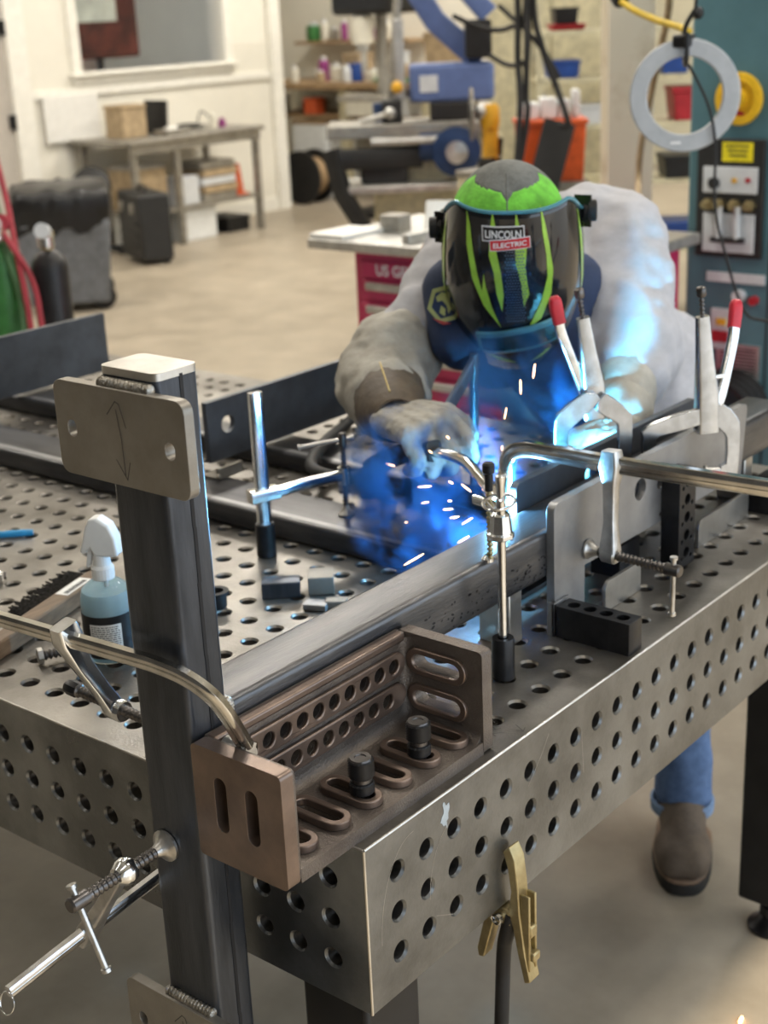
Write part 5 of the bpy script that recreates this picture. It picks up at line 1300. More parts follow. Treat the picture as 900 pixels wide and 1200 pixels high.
# wheeled bin with a black liner
t = thing('trash_bin', 'dark grey trash bin with a black bag hanging over its rim', 'bin', (4.72, 6.25, 0))
Mc_ = Matrix.Translation((4.68, 6.33, 0)) @ Matrix.Rotation(-0.68, 4, 'Z')
def taper(mb, x, y, z0, z1, k, M):
    vs = [(-x * k, -y * k, z0), (x * k, -y * k, z0), (x * k, y * k, z0), (-x * k, y * k, z0), (-x, -y, z1), (x, -y, z1), (x, y, z1), (-x, y, z1)]
    return mb.add([M @ V(v) for v in vs], [(0, 3, 2, 1), (4, 5, 6, 7), (0, 1, 5, 4), (1, 2, 6, 5), (2, 3, 7, 6), (3, 0, 4, 7)])
obj('tub', taper(MB(), 0.28, 0.33, 0.05, 0.56, 0.85, Mc_), 'bin_grey', t, bevel=0.02)
bg_ = MB()
n = 40
for j, (z, k) in enumerate(((0.50, 1.04), (0.60, 1.06), (0.66, 1.07), (0.72, 1.05), (0.735, 0.98))):
    for i in range(n):
        a = 2 * pi * i / n; c_, s_ = cos(a), sin(a); m_ = max(abs(c_), abs(s_)) ** 0.8
        r_ = k * (1 + 0.03 * sin(i * 2.3 + j)); bg_.v.append(Mc_ @ V((0.28 * c_ / m_ * r_, 0.33 * s_ / m_ * r_, z + 0.03 * sin(i * 1.7 + j * 0.8) * (1 if j == 0 else 0.5))))
bg_.f += [(j * n + i, j * n + (i + 1) % n, (j + 1) * n + (i + 1) % n, (j + 1) * n + i) for j in range(4) for i in range(n)] + [tuple(range(4 * n, 5 * n))]
obj('liner_bag', bg_, 'bag_black', t, ang=80)
for (y, z, r_) in ((0.04, 0.36, 0.042), (-0.05, 0.37, 0.030), (0.02, 0.24, 0.026), (-0.05, 0.22, 0.024)):
    c = Mc_ @ V((-0.272, y - 0.0, z)); dx = (Mc_.to_3x3() @ V((-1, 0, 0)))
    obj('sticker', MB().lathe(c, c + dx, [(0, r_), (0.012, r_)], 14), 'panel_white', t)
for y in (-0.2, 0.2): obj('wheel', MB().cyl(Mc_ @ V((0.2, y - 0.02, 0.075)), Mc_ @ V((0.2, y + 0.02, 0.075)), 0.075, 16), 'black_paint', t)
# gas cylinders with hoses
def cylinder(x, y, r, h, m, lab):
    t = thing('gas_cylinder', lab, 'gas cylinder', (x, y, 0), 'gas cylinders by the trash bin')
    obj('shell', MB().lathe((x, y, 0), (x, y, 2), [(0, r * 0.96), (0.02, r), (h - r, r), (h - r * 0.55, r * 0.88), (h - r * 0.18, r * 0.55), (h, r * 0.30)], 24), m, t, ang=50)
    obj('valve', MB().lathe((x, y, h - 0.01), (x, y, 2), [(0, 0.022), (0.05, 0.022), (0.055, 0.03), (0.075, 0.03), (0.08, 0.012)], 12), 'brass', t)
    obj('regulator', MB().cyl((x, y, h + 0.035), (x - 0.05, y - 0.06, h + 0.035), 0.012, 10).cyl((x - 0.05, y - 0.06, h + 0.02), (x - 0.05, y - 0.06, h + 0.06), 0.03, 14), 'zinc', t)
    obj('gauge', MB().cyl((x - 0.055, y - 0.065, h + 0.075), (x - 0.085, y - 0.09, h + 0.085), 0.028, 14), 'panel_white', t)
    return t
cylinder(2.22, 3.58, 0.075, 0.93, 'cyl_green', 'green gas cylinder at the left edge of the picture')
cylinder(2.32, 3.43, 0.068, 0.90, 'cyl_black', 'black gas cylinder in front of the trash bin')
def hose(name, pts, r, m, lab, cat='hose', grp=None):
    o_ = obj(name, MB().tube(bez(pts, 8), r, 8), m); tag(o_, lab, cat, grp); return o_
hose('gas_hose', [(2.30, 3.66, 1.32), (2.26, 3.55, 1.06), (2.22, 3.48, 0.90), (2.20, 3.43, 0.75), (2.17, 3.37, 0.50), (2.18, 3.34, 0.2), (2.25, 3.3, 0.02)], 0.011, 'hose_red', 'red gas hose hanging in front of the cylinders', grp='gas hoses')
hose('gas_hose', [(2.27, 3.68, 1.30), (2.23, 3.57, 1.03), (2.20, 3.50, 0.87), (2.20, 3.46, 0.72), (2.15, 3.40, 0.50), (2.15, 3.36, 0.2), (2.2, 3.3, 0.02)], 0.011, 'hose_green', 'green gas hose hanging beside the red one', grp='gas hoses')
hose('gas_hose', [(2.17, 3.58, 1.12), (2.19, 3.50, 0.97), (2.23, 3.42, 0.80), (2.21, 3.37, 0.62), (2.2, 3.32, 0.3), (2.3, 3.2, 0.02)], 0.011, 'hose_red', 'red gas hose looping nearer the black cylinder', grp='gas hoses')
t = thing('pressure_gauge', 'round red pressure gauge above the green cylinder', 'gauge', (2.20, 3.52, 0.965))
obj('dial', MB().cyl((2.235, 3.56, 1.0), (2.205, 3.53, 1.005), 0.032, 16), 'hose_red', t); obj('stem', MB().cyl((2.225, 3.56, 0.93), (2.225, 3.555, 0.985), 0.009, 8), 'brass', t)

# ================================================================== background: centre
tag(obj('wall_bench', MB().box(10.1, 10.2, 6.3, 10.85, 0, CEIL), 'wall_white'), kind='structure')
t = thing('wood_bench', 'long wooden topped bench along the far white wall', 'bench', (9.6, 8.0, 0))
obj('worktop', MB().box(9.25, 10.08, 6.95, 9.2, 0.98, 1.04), 'bench_wood', t, bevel=0.006)
obj('mid_shelf', MB().box(9.35, 10.05, 7.0, 9.15, 0.72, 0.75), 'bench_wood', t)
for y in (7.05, 8.0, 9.1): obj('leg', MB().box(9.30, 9.38, y - 0.04, y + 0.04, 0, 0.98), 'cream_paint', t)
obj('wall_shelf', MB().box(9.80, 10.09, 7.6, 9.0, 1.36, 1.39), 'bench_wood', t)
boxthing('white_cabinet', 'white floor cabinet under the left end of the wooden bench', 'cabinet', 9.28, 9.72, 8.20, 8.62, 0.001, 0.70, 'plastic_white', 'bench_wood')
clut = [('storage_tub', 'cream plastic tub on the bench middle shelf', 'tub', 9.4, 7.75, 0.751, 0.16, 0.20, 'jar'), ('storage_tub', 'clear plastic tub on the bench middle shelf by the leg', 'tub', 9.4, 7.35, 0.751, 0.14, 0.16, 'panel_white'),
        ('spray_can', 'mauve can on the far wooden bench', 'can', 9.55, 8.42, 1.041, 0.05, 0.22, 'mauve'), ('jar', 'white jar on the far wooden bench beside the mauve can', 'jar', 9.5, 8.22, 1.041, 0.06, 0.16, 'jar'),
        ('carton', 'tan carton on the far wooden bench', 'box', 9.55, 8.0, 1.041, 0.10, 0.24, 'cardboard'), ('carton', 'small blue carton on the far wooden bench', 'box', 9.42, 7.93, 1.041, 0.05, 0.16, 'bin_blue'),
        ('carton', 'white carton in the middle of the far wooden bench', 'box', 9.5, 7.72, 1.041, 0.09, 0.09, 'paper'), ('pot', 'dark pot on the far wall shelf', 'pot', 9.92, 8.85, 1.391, 0.07, 0.17, 'cyl_green'),
        ('storage_tub', 'orange tub at the left of the bench middle shelf', 'tub', 9.42, 8.45, 0.751, 0.07, 0.15, 'cone_orange')]
random.seed(31)
for k in range(9):
    m_ = ('jar', 'panel_white', 'cardboard')[k % 3]; nm_ = ('white', 'grey', 'tan')[k % 3]
    clut.append(('container', 'small %s container among the clutter on the far bench top' % nm_, 'box' if k % 2 else 'container', 9.34 + 0.20 * (k % 2), 8.62 - 0.165 * k + random.uniform(-0.02, 0.02), 1.041, random.uniform(0.035, 0.05), random.uniform(0.08, 0.26), m_))
for k in range(7):
    m_ = ('jar', 'steel_dull', 'mauve')[k % 3]; nm_ = ('white', 'grey', 'dark red')[k % 3]
    clut.append(('container', 'small %s container in the row on the far wall shelf' % nm_, 'container', 9.93, 8.72 - 0.125 * k - (0.02 if k > 2 else 0), 1.391, random.uniform(0.03, 0.042), random.uniform(0.08, 0.2), m_))
for k in range(8):
    m_ = ('jar', 'black_paint', 'cardboard', 'steel_dull')[k % 4]; nm_ = ('white', 'black', 'tan', 'grey')[k % 4]
    clut.append(('container', 'small %s box on the middle shelf of the far bench' % nm_, 'box', 9.62 + 0.12 * (k % 2), 9.05 - 0.25 * k, 0.751, random.uniform(0.05, 0.08), random.uniform(0.08, 0.2), m_))
for nm, lab, cat, x, y, z, r_, h_, m_ in clut:
    if cat in ('box', 'tub'):
        t = boxthing(nm, lab, cat, x - r_, x + r_, y - r_, y + r_, z, z + h_, m_, m_, 'clutter on the far bench')
    else:
        t = thing(nm, lab, cat, (x, y, z), 'clutter on the far bench')
        obj('body', MB().lathe((x, y, z), (x, y, 3), [(0, r_ * 0.9), (h_ * 0.1, r_), (h_ * 0.75, r_), (h_ * 0.85, r_ * 0.6)], 16), m_, t); obj('cap', MB().cyl((x, y, z + h_ * 0.84), (x, y, z + h_), r_ * 0.62, 14), 'panel_white', t)
o_ = obj('document_tray', MB().box(9.30, 9.60, 7.25, 7.62, 1.0405, 1.075), 'cyl_green', bevel=0.005); tag(o_, 'low green tray on the right part of the far bench', 'tray')
# drill press (black head, white jars in front of a cardboard sheet)
t = thing('drill_press', 'black drill press head hanging above the far bench', 'drill press', (8.55, 6.9, 0))
obj('column', MB().cyl((8.62, 6.95, 0), (8.62, 6.95, 1.95), 0.05, 14), 'steel_dull', t)
obj('head', MB().box(8.30, 8.85, 6.62, 7.22, 1.62, 1.95), 'black_paint', t, bevel=0.04)
obj('quill', MB().cyl((8.42, 6.98, 1.34), (8.42, 6.98, 1.63), 0.055, 16).cyl((8.42, 6.98, 1.18), (8.42, 6.98, 1.34), 0.025, 12), 'aluminium', t)
obj('guard', MB().lathe((8.42, 6.98, 1.40), (8.42, 6.98, 3), [(0, 0.09), (0.2, 0.09), (0.22, 0.06)], 18), 'jar', t)
obj('base', MB().box(8.35, 8.85, 6.7, 7.2, 0, 0.06), 'black_paint', t, bevel=0.01)
obj('table_plate', MB().box(8.30, 8.66, 6.75, 7.2, 0.95, 0.99), 'steel_dull', t, bevel=0.01)
o_ = obj('cardboard_sheet', MB().cbox((8.98, 6.55, 1.23), (0.03, 0.44, 0.46), (0, -0.12, 0)), 'cardboard', bevel=0.004)
tag(o_, 'tan cardboard sheet leaning beside the drill press', 'cardboard')
boxthing('parts_stand', 'grey stand carrying the cardboard sheet by the drill press', 'stand', 8.88, 9.15, 6.36, 6.66, 0.001, 0.99, 'steel_dull', 'bench_wood')
# blue horizontal band saw
SX = Matrix.Translation((5.05, 3.62, 0)) @ Matrix.Rotation(-0.90, 4, 'Z')      # local x -> image right, local y -> away
SXi = SX.to_3x3()
def sw(*p): return SX @ V(p)
t = thing('band_saw', 'blue horizontal band saw with raised arm on a cream base', 'band saw', (5.05, 3.62, 0))
obj('gear_head', MB().box(-0.20, 0.22, -0.12, 0.14, 1.22, 1.40, SX), 'blue_paint', t, bevel=0.02)
obj('rating_plate', MB().box(-0.15, -0.06, -0.126, -0.119, 1.27, 1.35, SX), 'panel_white', t)
obj('saw_arm', MB().sweep([sw(0.16, 0.03, 1.40), sw(-0.06, 0.05, 1.60), sw(-0.22, 0.06, 1.86), sw(-0.34, 0.06, 2.10)], rrect(-0.05, 0.05, -0.055, 0.055, 0.015, 3)), 'blue_paint', t, ang=50)
obj('saw_arm_cover', MB().sweep([sw(0.20, -0.06, 1.62), sw(0.02, -0.06, 1.82), sw(-0.10, -0.06, 2.05)], rrect(-0.03, 0.03, -0.05, 0.05, 0.012, 3)), 'blue_paint', t, ang=50)
obj('motor', MB().box(0.08, 0.21, -0.14, 0.04, 1.42, 1.60, SX), 'black_paint', t, bevel=0.01)
obj('bed', MB().box(-0.62, 0.22, -0.16, 0.18, 1.06, 1.13, SX), 'steel_dull', t, bevel=0.01)
obj('vise_block', MB().box(-0.10, 0.10, -0.12, 0.10, 1.13, 1.22, SX), 'case_black', t, bevel=0.01)
obj('hand_wheel', MB().lathe(sw(0.02, -0.20, 0.99), sw(0.02, -1, 0.99), [(0, 0.11), (0.02, 0.12), (0.05, 0.12), (0.06, 0.06), (0.08, 0.06), (0.085, 0.028)], 28), 'blue_dark', t)
obj('wheel_hub', MB().lathe(sw(0.02, -0.285, 0.99), sw(0.02, -1.285, 0.99), [(0, 0.055), (0.006, 0.055), (0.006, 0.025)], 20), 'aluminium', t)
obj('gear_motor', MB().cyl(sw(-0.16, -0.10, 1.02), sw(0.12, -0.10, 1.02), 0.085, 18), 'blue_dark', t)
obj('base_panel', MB().box(-0.40, 0.25, -0.06, 0.16, 0.62, 1.06, SX), 'cream_paint', t, bevel=0.01)
obj('foot_cabinet', MB().box(-0.36, 0.22, -0.04, 0.14, 0, 0.62, SX), 'cream_paint', t, bevel=0.01)
obj('chip_tray', MB().box(-0.55, 0.30, -0.24, 0.18, 0.80, 0.84, SX), 'aluminium', t, bevel=0.008)
obj('support_arm', MB().sweep([sw(-0.15, -0.12, 0.96), sw(-0.58, -0.20, 0.97)], rrect(-0.03, 0.03, -0.05, 0.05, 0.01, 2)), 'case_black', t)
obj('support_leg', MB().sweep([sw(-0.60, -0.20, 1.02), sw(-0.55, -0.22, 0.80), sw(-0.44, -0.25, 0.62), sw(-0.42, -0.25, 0.0)], rrect(-0.035, 0.035, -0.04, 0.04, 0.01, 2)), 'case_black', t)
obj('clamp_lever', MB().cyl(sw(-0.45, -0.10, 1.14), sw(-0.30, -0.16, 1.18), 0.014, 8).sphere(sw(-0.30, -0.16, 1.18), 0.03, 10, 8), 'aluminium', t)
obj('coolant_jar', MB().cyl(sw(-0.34, 0.02, 1.131), sw(-0.34, 0.02, 1.22), 0.05, 14), 'blue_dark', t)
obj('pump_housing', MB().box(-0.46, -0.22, -0.16, 0.02, 0.84, 0.93, SX), 'case_black', t, bevel=0.015)
obj('vise_screw', MB().cyl(sw(-0.40, -0.17, 1.045), sw(0.0, -0.17, 1.045), 0.022, 12), 'aluminium', t)
obj('vise_jaw', MB().box(-0.34, -0.24, -0.15, 0.12, 1.13, 1.24, SX), 'case_black', t, bevel=0.01)
obj('blade_guide', MB().box(-0.27, -0.22, -0.10, -0.05, 1.24, 1.62, SX), 'aluminium', t, bevel=0.006)
obj('control_knob', MB().sphere(sw(-0.26, -0.13, 1.30), 0.03, 12, 8), 'tool_yellow', t)
obj('hydraulic_ram', MB().cyl(sw(-0.30, -0.05, 1.22), sw(-0.24, 0.0, 1.72), 0.022, 12), 'steel_dull', t)
# yellow angle grinder parked on the saw bed end
t = thing('angle_grinder', 'yellow angle grinder parked upright with its cutting disc facing left', 'grinder', (4.60, 3.08, 0.97))
G0 = V((4.60, 3.06, 0.99)); gu = V((0.02, 0.01, 1)).normalized(); gl = V((-0.63, 0.776, 0.04)).normalized()
obj('body', MB().sweep(bez([G0, G0 + gu * 0.08, G0 + gu * 0.15], 4), rrect(-0.032, 0.032, -0.036, 0.036, 0.014, 3), up=tuple(gl)), 'tool_yellow', t, ang=60)
obj('motor_housing', MB().lathe(G0 + gu * 0.14, G0 + gu, [(0, 0.040), (0.03, 0.046), (0.09, 0.044), (0.11, 0.034)], 18), 'tool_yellow', t)
obj('gear_case', MB().lathe(G0 + gu * 0.215 - gl * 0.01, G0 + gu * 0.215 + gl, [(0, 0.036), (0.04, 0.040), (0.075, 0.030), (0.085, 0.018)], 16), 'aluminium', t)
obj('cutting_disc', MB().lathe(G0 + gu * 0.205 + gl * 0.080, G0 + gu * 0.205 + gl, [(0, 0.112), (0.006, 0.112), (0.007, 0.045), (0.014, 0.04)], 36), 'case_black', t)
obj('disc_rim', MB().tube([G0 + gu * 0.205 + gl * 0.083 + (gu * cos(a) + gl.cross(gu) * sin(a)) * 0.112 for a in [2 * pi * k / 36 for k in range(37)]], 0.007, 6), 'steel_dull', t)
obj('grip_trigger', MB().sweep([G0 + gl * -0.04 + gu * 0.02, G0 + gl * -0.045 + gu * 0.10], rrect(-0.012, 0.012, -0.012, 0.012, 0.004, 2)), 'case_black', t)
obj('battery', MB().cbox(G0 - gu * 0.012, (0.09, 0.08, 0.05)), 'case_black', t, bevel=0.008)
boxthing('saw_pedestal', 'dull grey pedestal under the yellow grinder', 'pedestal', 4.50, 4.70, 3.02, 3.18, 0.001, 0.950, 'cream_paint', 'steel_dull')
# red tool cabinet
t = thing('tool_cabinet', 'red drawer tool cabinet with silver pulls and grey top', 'cabinet', (2.95, 1.75, 0))
obj('carcass', MB().box(2.64, 3.12, 1.30, 2.235, 0.12, 0.935), 'cab_red', t, bevel=0.006)
obj('top_tray', MB().box(2.56, 3.16, 1.25, 2.37, 0.937, 0.972), 'aluminium', t, bevel=0.006)
zz = 0.90
for k in range(7):
    h_ = (0.055, 0.07, 0.07, 0.07, 0.07, 0.09, 0.14)[k]
    if k == 0:
        dw = obj('name_strip', MB().box(2.628, 2.641, 1.34, 2.20, zz - h_, zz), 'cab_red', t, bevel=0.003)
    else:
        dw = obj('drawer', MB().box(2.626, 2.641, 1.34, 2.20, zz - h_ + 0.005, zz), 'cab_red', t, bevel=0.003)
        obj('pull', MB().box(2.606, 2.627, 1.38, 2.17, zz - 0.032, zz - 0.006), 'aluminium', dw, bevel=0.005)
    zz -= h_ + 0.006
vs, fs = text_geo('US GENERAL', 0.05, 0.0008)
obj('lettering', MB().add([V((2.626, 2.00 - v.x * 0.95, 0.872 + v.y)) for v in vs], fs), 'logo_white', t)
for y in (1.4, 2.14):
    for x in (2.70, 3.06): obj('caster', MB().cyl((x, y - 0.02, 0.06), (x, y + 0.02, 0.06), 0.058, 14).box(x - 0.02, x + 0.02, y - 0.03, y + 0.03, 0.06, 0.12), 'black_paint', t)
random.seed(11)
labs = [('thin white plate', 'flat'), ('small grey machined block', 'block'), ('folded white paper tent', 'tent'), ('short aluminium bar', 'bar'), ('white plastic tray', 'tray'), ('dark grey vise jaw', 'block'), ('white box lid', 'flat'), ('grey steel angle', 'bar')]
for k, (lab, kd) in enumerate(labs):
    x = 2.62 + 0.13 * (k % 3) + 0.05; y = 2.29 - 0.105 * k
    rz = random.uniform(-0.5, 0.5); zt = 0.9725
    w = {'flat': (0.20, 0.15, 0.014), 'block': (0.07, 0.08, 0.055), 'tent': (0.09, 0.12, 0.09), 'bar': (0.16, 0.03, 0.03), 'tray': (0.14, 0.11, 0.035)}[kd]
    M_ = Matrix.Translation((x, y, zt)) @ Matrix.Rotation(rz, 4, 'Z')
    if kd == 'tent':
        mb = MB().add([M_ @ V(p) for p in ((-0.05, -0.06, 0), (0.05, -0.06, 0), (0, -0.06, 0.09), (-0.05, 0.06, 0), (0.05, 0.06, 0), (0, 0.06, 0.09))], [(0, 1, 2), (5, 4, 3), (0, 3, 4, 1), (1, 4, 5, 2), (2, 5, 3, 0)])
    elif kd == 'tray':
        mb = MB().plate(rrect(-w[0] / 2, w[0] / 2, -w[1] / 2, w[1] / 2, 0.02), [], 0, 0.006, M_).plate(rrect(-w[0] / 2, w[0] / 2, -w[1] / 2, w[1] / 2, 0.02), [list(reversed(rrect(-w[0] / 2 + 0.006, w[0] / 2 - 0.006, -w[1] / 2 + 0.006, w[1] / 2 - 0.006, 0.015)))], 0.006, 0.035, M_)
    else:
        mb = MB().box(-w[0] / 2, w[0] / 2, -w[1] / 2, w[1] / 2, 0, w[2], M_)
    o_ = obj('bench_part', mb, 'paper' if 'white' in lab else ('aluminium' if 'alum' in lab else 'steel_dull'), bevel=0.003)
    tag(o_, lab + ' on top of the red cabinet', 'part', 'loose parts on the red cabinet')
# brown and black reel by the corner
t = thing('cable_reel', 'black and brown cable reel on the floor by the white corner', 'reel', (8.95, 8.15, 0))
for s_ in (-0.1, 0.1): obj('flange', MB().cyl((8.95 + s_ - 0.01, 8.15, 0.24), (8.95 + s_ + 0.01, 8.15, 0.24), 0.24, 24), 'black_paint', t)
obj('cable_winding', MB().cyl((8.86, 8.15, 0.24), (9.04, 8.15, 0.24), 0.17, 20), 'bench_wood', t)

# ================================================================== background: right side
t = thing('steel_locker', 'tall beige steel locker behind the welder', 'locker', (6.55, 3.95, 0))
Lk = Matrix.Translation((6.55, 3.98, 0)) @ Matrix.Rotation(-0.9, 4, 'Z')
obj('carcass', MB().box(-0.36, 0.36, 0.0, 0.45, 0.05, 2.1, Lk), 'cream_paint', t, bevel=0.01)
for x in (-0.345, 0.005): 
    d_ = obj('door', MB().box(x, x + 0.34, -0.02, 0.0, 0.08, 2.06, Lk), 'cream_paint', t, bevel=0.006)
    obj('handle', MB().box(x + (0.28 if x < 0 else 0.03), x + (0.31 if x < 0 else 0.06), -0.035, -0.02, 1.0, 1.15, Lk), 'aluminium', d_)
    for z in (1.75, 1.79, 1.83): obj('vent_slot', MB().box(x + 0.08, x + 0.26, -0.0215, -0.019, z, z + 0.012, Lk), 'black_paint', d_)
obj('plinth', MB().box(-0.34, 0.34, 0.03, 0.43, 0, 0.05, Lk), 'case_black', t)
# shelf with coloured bins behind the column
t = thing('bin_rack', 'grey rack of shelves behind the white column', 'rack', (5.85, 3.30, 0))
Rk = Matrix.Translation((5.75, 3.32, 0)) @ Matrix.Rotation(-0.9, 4, 'Z')
for x in (-0.20, 0.98):
    for y in (0.0, 0.36): obj('upright', MB().box(x, x + 0.03, y, y + 0.03, 0, 2.0, Rk), 'cream_paint', t)
for z in (0.35, 0.72, 1.02, 1.26, 1.50, 1.76): obj('shelf', MB().box(-0.19, 1.0, 0, 0.39, z, z + 0.02, Rk), 'cream_paint', t)
bins = [(-0.14, 1.28, 0.17, 0.09, 'bin_blue', 'dark blue bin on the rack left of the column'), (-0.12, 1.52, 0.18, 0.03, 'bin_red', 'flat red box on the rack left of the column'), (-0.10, 1.552, 0.12, 0.08, 'black_paint', 'black carton on the flat red box'),
        (0.02, 1.04, 0.14, 0.10, 'panel_white', 'grey white bin low on the rack left of the column'), (0.47, 1.78, 0.22, 0.20, 'cardboard', 'brown carton at the top of the rack right of the column'),
        (0.46, 1.28, 0.14, 0.10, 'bin_blue', 'bright blue bin seen through the grey ring'), (0.52, 1.04, 0.30, 0.17, 'bin_red', 'large red bin low behind the grey ring'), (0.48, 0.74, 0.26, 0.12, 'black_paint', 'black crate under the large red bin'),
        (0.50, 0.37, 0.30, 0.14, 'bin_blue', 'blue crate on the lowest rack shelf'), (0.70, 1.52, 0.20, 0.12, 'plastic_white', 'white tub on the rack right of the column'), (0.68, 1.28, 0.2, 0.07, 'cardboard', 'tan tray on the rack behind the grey ring')]
for x, z, w, h_, m_, lab in bins:
    t2 = thing('storage_bin', lab, 'bin', Rk @ V((x + w / 2, 0.14, z)), 'coloured bins on the rack')
    taper_M = Rk @ Matrix.Translation((x + w / 2, 0.14, 0))
    obj('body', taper(MB(), w / 2, 0.13, z + 0.0005, z + h_ * 0.86, 0.9, taper_M), m_, t2, bevel=0.006)
    obj('rim', MB().box(-w / 2 - 0.006, w / 2 + 0.006, -0.136, 0.136, z + h_ * 0.86, z + h_, taper_M), m_, t2, bevel=0.003)
# orange crate with parts, dark sheet leaning on it
t = thing('orange_crate', 'orange crate on a stand behind the welder', 'crate', (4.72, 2.78, 0.0))
Ok = Matrix.Translation((4.70, 2.80, 0)) @ Matrix.Rotation(-0.88, 4, 'Z')
obj('tub', taper(MB(), 0.15, 0.12, 0.90, 1.165, 0.92, Ok), 'orange_bin', t, bevel=0.008)
obj('rim', MB().box(-0.158, 0.158, -0.128, 0.128, 1.150, 1.172, Ok), 'orange_bin', t, bevel=0.004)
obj('stand', MB().box(-0.16, 0.16, -0.13, 0.13, 0.86, 0.90, Ok), 'steel_dull', t)
for x in (-0.14, 0.14):
    for y in (-0.11, 0.11): obj('stand_leg', MB().box(x - 0.015, x + 0.015, y - 0.015, y + 0.015, 0, 0.86, Ok), 'steel_dull', t)
for k, (x, w, h_) in enumerate(((-0.10, 0.09, 0.07), (-0.01, 0.07, 0.09), (0.06, 0.05, 0.08), (0.115, 0.03, 0.12))):
    o_ = obj('white_carton', MB().box(x - w / 2, x + w / 2, -0.05, 0.05, 1.173, 1.173 + h_, Ok), 'plastic_white', bevel=0.006)
    tag(o_, ('wide white carton at the left end of the orange crate', 'white carton next to the wide one on the orange crate', 'small white carton on the orange crate', 'thin upright white post at the right of the orange crate')[k], 'carton', 'white cartons on the orange crate')
Ds = Ok @ Matrix.Translation((-0.07, -0.24, 0.86)) @ Matrix.Rotation(0.30, 4, 'Y') @ Matrix.Rotation(-0.2, 4, 'X')
o_ = obj('dark_sheet', MB().box(-0.07, 0.07, -0.006, 0.006, 0.0, 0.33, Ds), 'case_black', bevel=0.003); tag(o_, 'dark leaning steel sheet in front of the orange crate', 'sheet')
boxthing('low_crate', 'low dark crate holding the leaning steel sheet', 'crate', 4.24, 4.46, 2.42, 2.66, 0.001, 0.86, 'case_black', 'steel_dull')
# hanging black cables
def px_line(pts): return pts
cabs = [[(4.28, 2.74, 2.4), (4.33, 2.72, 1.75), (4.30, 2.70, 1.45), (4.25, 2.66, 1.20), (4.14, 2.66, 0.5), (4.12, 2.66, 0.02)], [(4.35, 2.66, 2.4), (4.36, 2.66, 1.70), (4.36, 2.62, 1.50), (4.38, 2.56, 1.33), (4.36, 2.50, 1.22), (4.36, 2.49, 1.17), (4.34, 2.52, 1.175)],
        [(4.34, 2.69, 2.4), (4.34, 2.68, 1.72), (4.31, 2.66, 1.50), (4.30, 2.66, 1.30), (4.27, 2.64, 1.18), (4.17, 2.70, 0.6), (4.16, 2.72, 0.02)], [(4.40, 2.86, 1.66), (4.40, 2.78, 1.60), (4.38, 2.70, 1.55), (4.38, 2.62, 1.47), (4.42, 2.57, 1.36)],
        [(4.20, 2.96, 1.63), (4.30, 2.86, 1.57), (4.34, 2.76, 1.575), (4.36, 2.70, 1.66), (4.38, 2.68, 2.4)], [(4.38, 2.90, 1.46), (4.37, 2.80, 1.42), (4.36, 2.72, 1.43), (4.35, 2.68, 1.50), (4.36, 2.66, 2.4)]]
for k, p in enumerate(cabs):
    hose('black_cable', p, 0.014 if k < 3 else 0.011, 'rubber', ('thick black cable hanging nearest the locker', 'black cable looping down over the orange crate', 'black cable hanging straight between two others', 'black cable slanting to the right behind the cap', 'black cable arching across the locker top', 'lowest black cable arching across the locker')[k], 'cable', 'black cables behind the welder')
t = thing('cable_boom', 'steel boom under the ceiling carrying the black cables', 'boom', (4.35, 2.68, 2.38))
obj('beam', MB().box(4.1, 4.6, 2.60, 2.78, 2.39, 2.45), 'steel_dull', t, bevel=0.005); obj('drop_rod', MB().cyl((4.35, 2.69, 2.44), (4.35, 2.69, CEIL - 0.001), 0.02, 10), 'steel_dull', t)
# white painted column
t = thing('support_column', 'scuffed white steel column right of the welder', 'column', (4.08, 2.05, 0))
Ck = Matrix.Translation((4.10, 2.06, 0)) @ Matrix.Rotation(-0.88, 4, 'Z')
obj('flange', MB().box(-0.088, 0.088, -0.09, -0.075, 0, CEIL - 0.001, Ck), 'col_white', t, bevel=0.004); obj('flange', MB().box(-0.088, 0.088, 0.075, 0.09, 0, CEIL - 0.001, Ck), 'col_white', t, bevel=0.004)
obj('web', MB().box(-0.008, 0.008, -0.075, 0.075, 0, CEIL - 0.001, Ck), 'col_white', t)
obj('base_plate', MB().box(-0.14, 0.14, -0.14, 0.14, 0, 0.015, Ck), 'col_white', t)
hose('air_hose', [(3.16, 1.40, 0.974), (3.40, 1.60, 1.02), (3.88, 1.88, 1.00), (3.93, 1.90, 1.14), (3.90, 1.83, 1.40), (3.60, 1.62, 1.62), (3.3, 1.46, 1.75), (3.2, 1.42, 2.3)], 0.012, 'cardboard', 'tan air hose crossing the white column')
t = thing('extension_cord', 'yellow extension cord with a black plug above the grey ring', 'cord', (2.6, 1.15, 1.6))
cpts = [(2.52, 1.30, 2.3), (2.50, 1.26, 1.90), (2.50, 1.20, 1.71), (2.46, 1.12, 1.655), (2.40, 1.01, 1.622), (2.34, 0.905, 1.602), (2.31, 0.865, 1.592)]
obj('cable', MB().tube(bez(cpts, 8), 0.0085, 10), 'cord_yellow', t)
obj('plug', MB().lathe((2.505, 1.175, 1.700), (2.475, 1.145, 1.655), [(0, 0.014), (0.004, 0.022), (0.03, 0.026), (0.05, 0.020), (0.056, 0.010)], 16), 'black_paint', t)
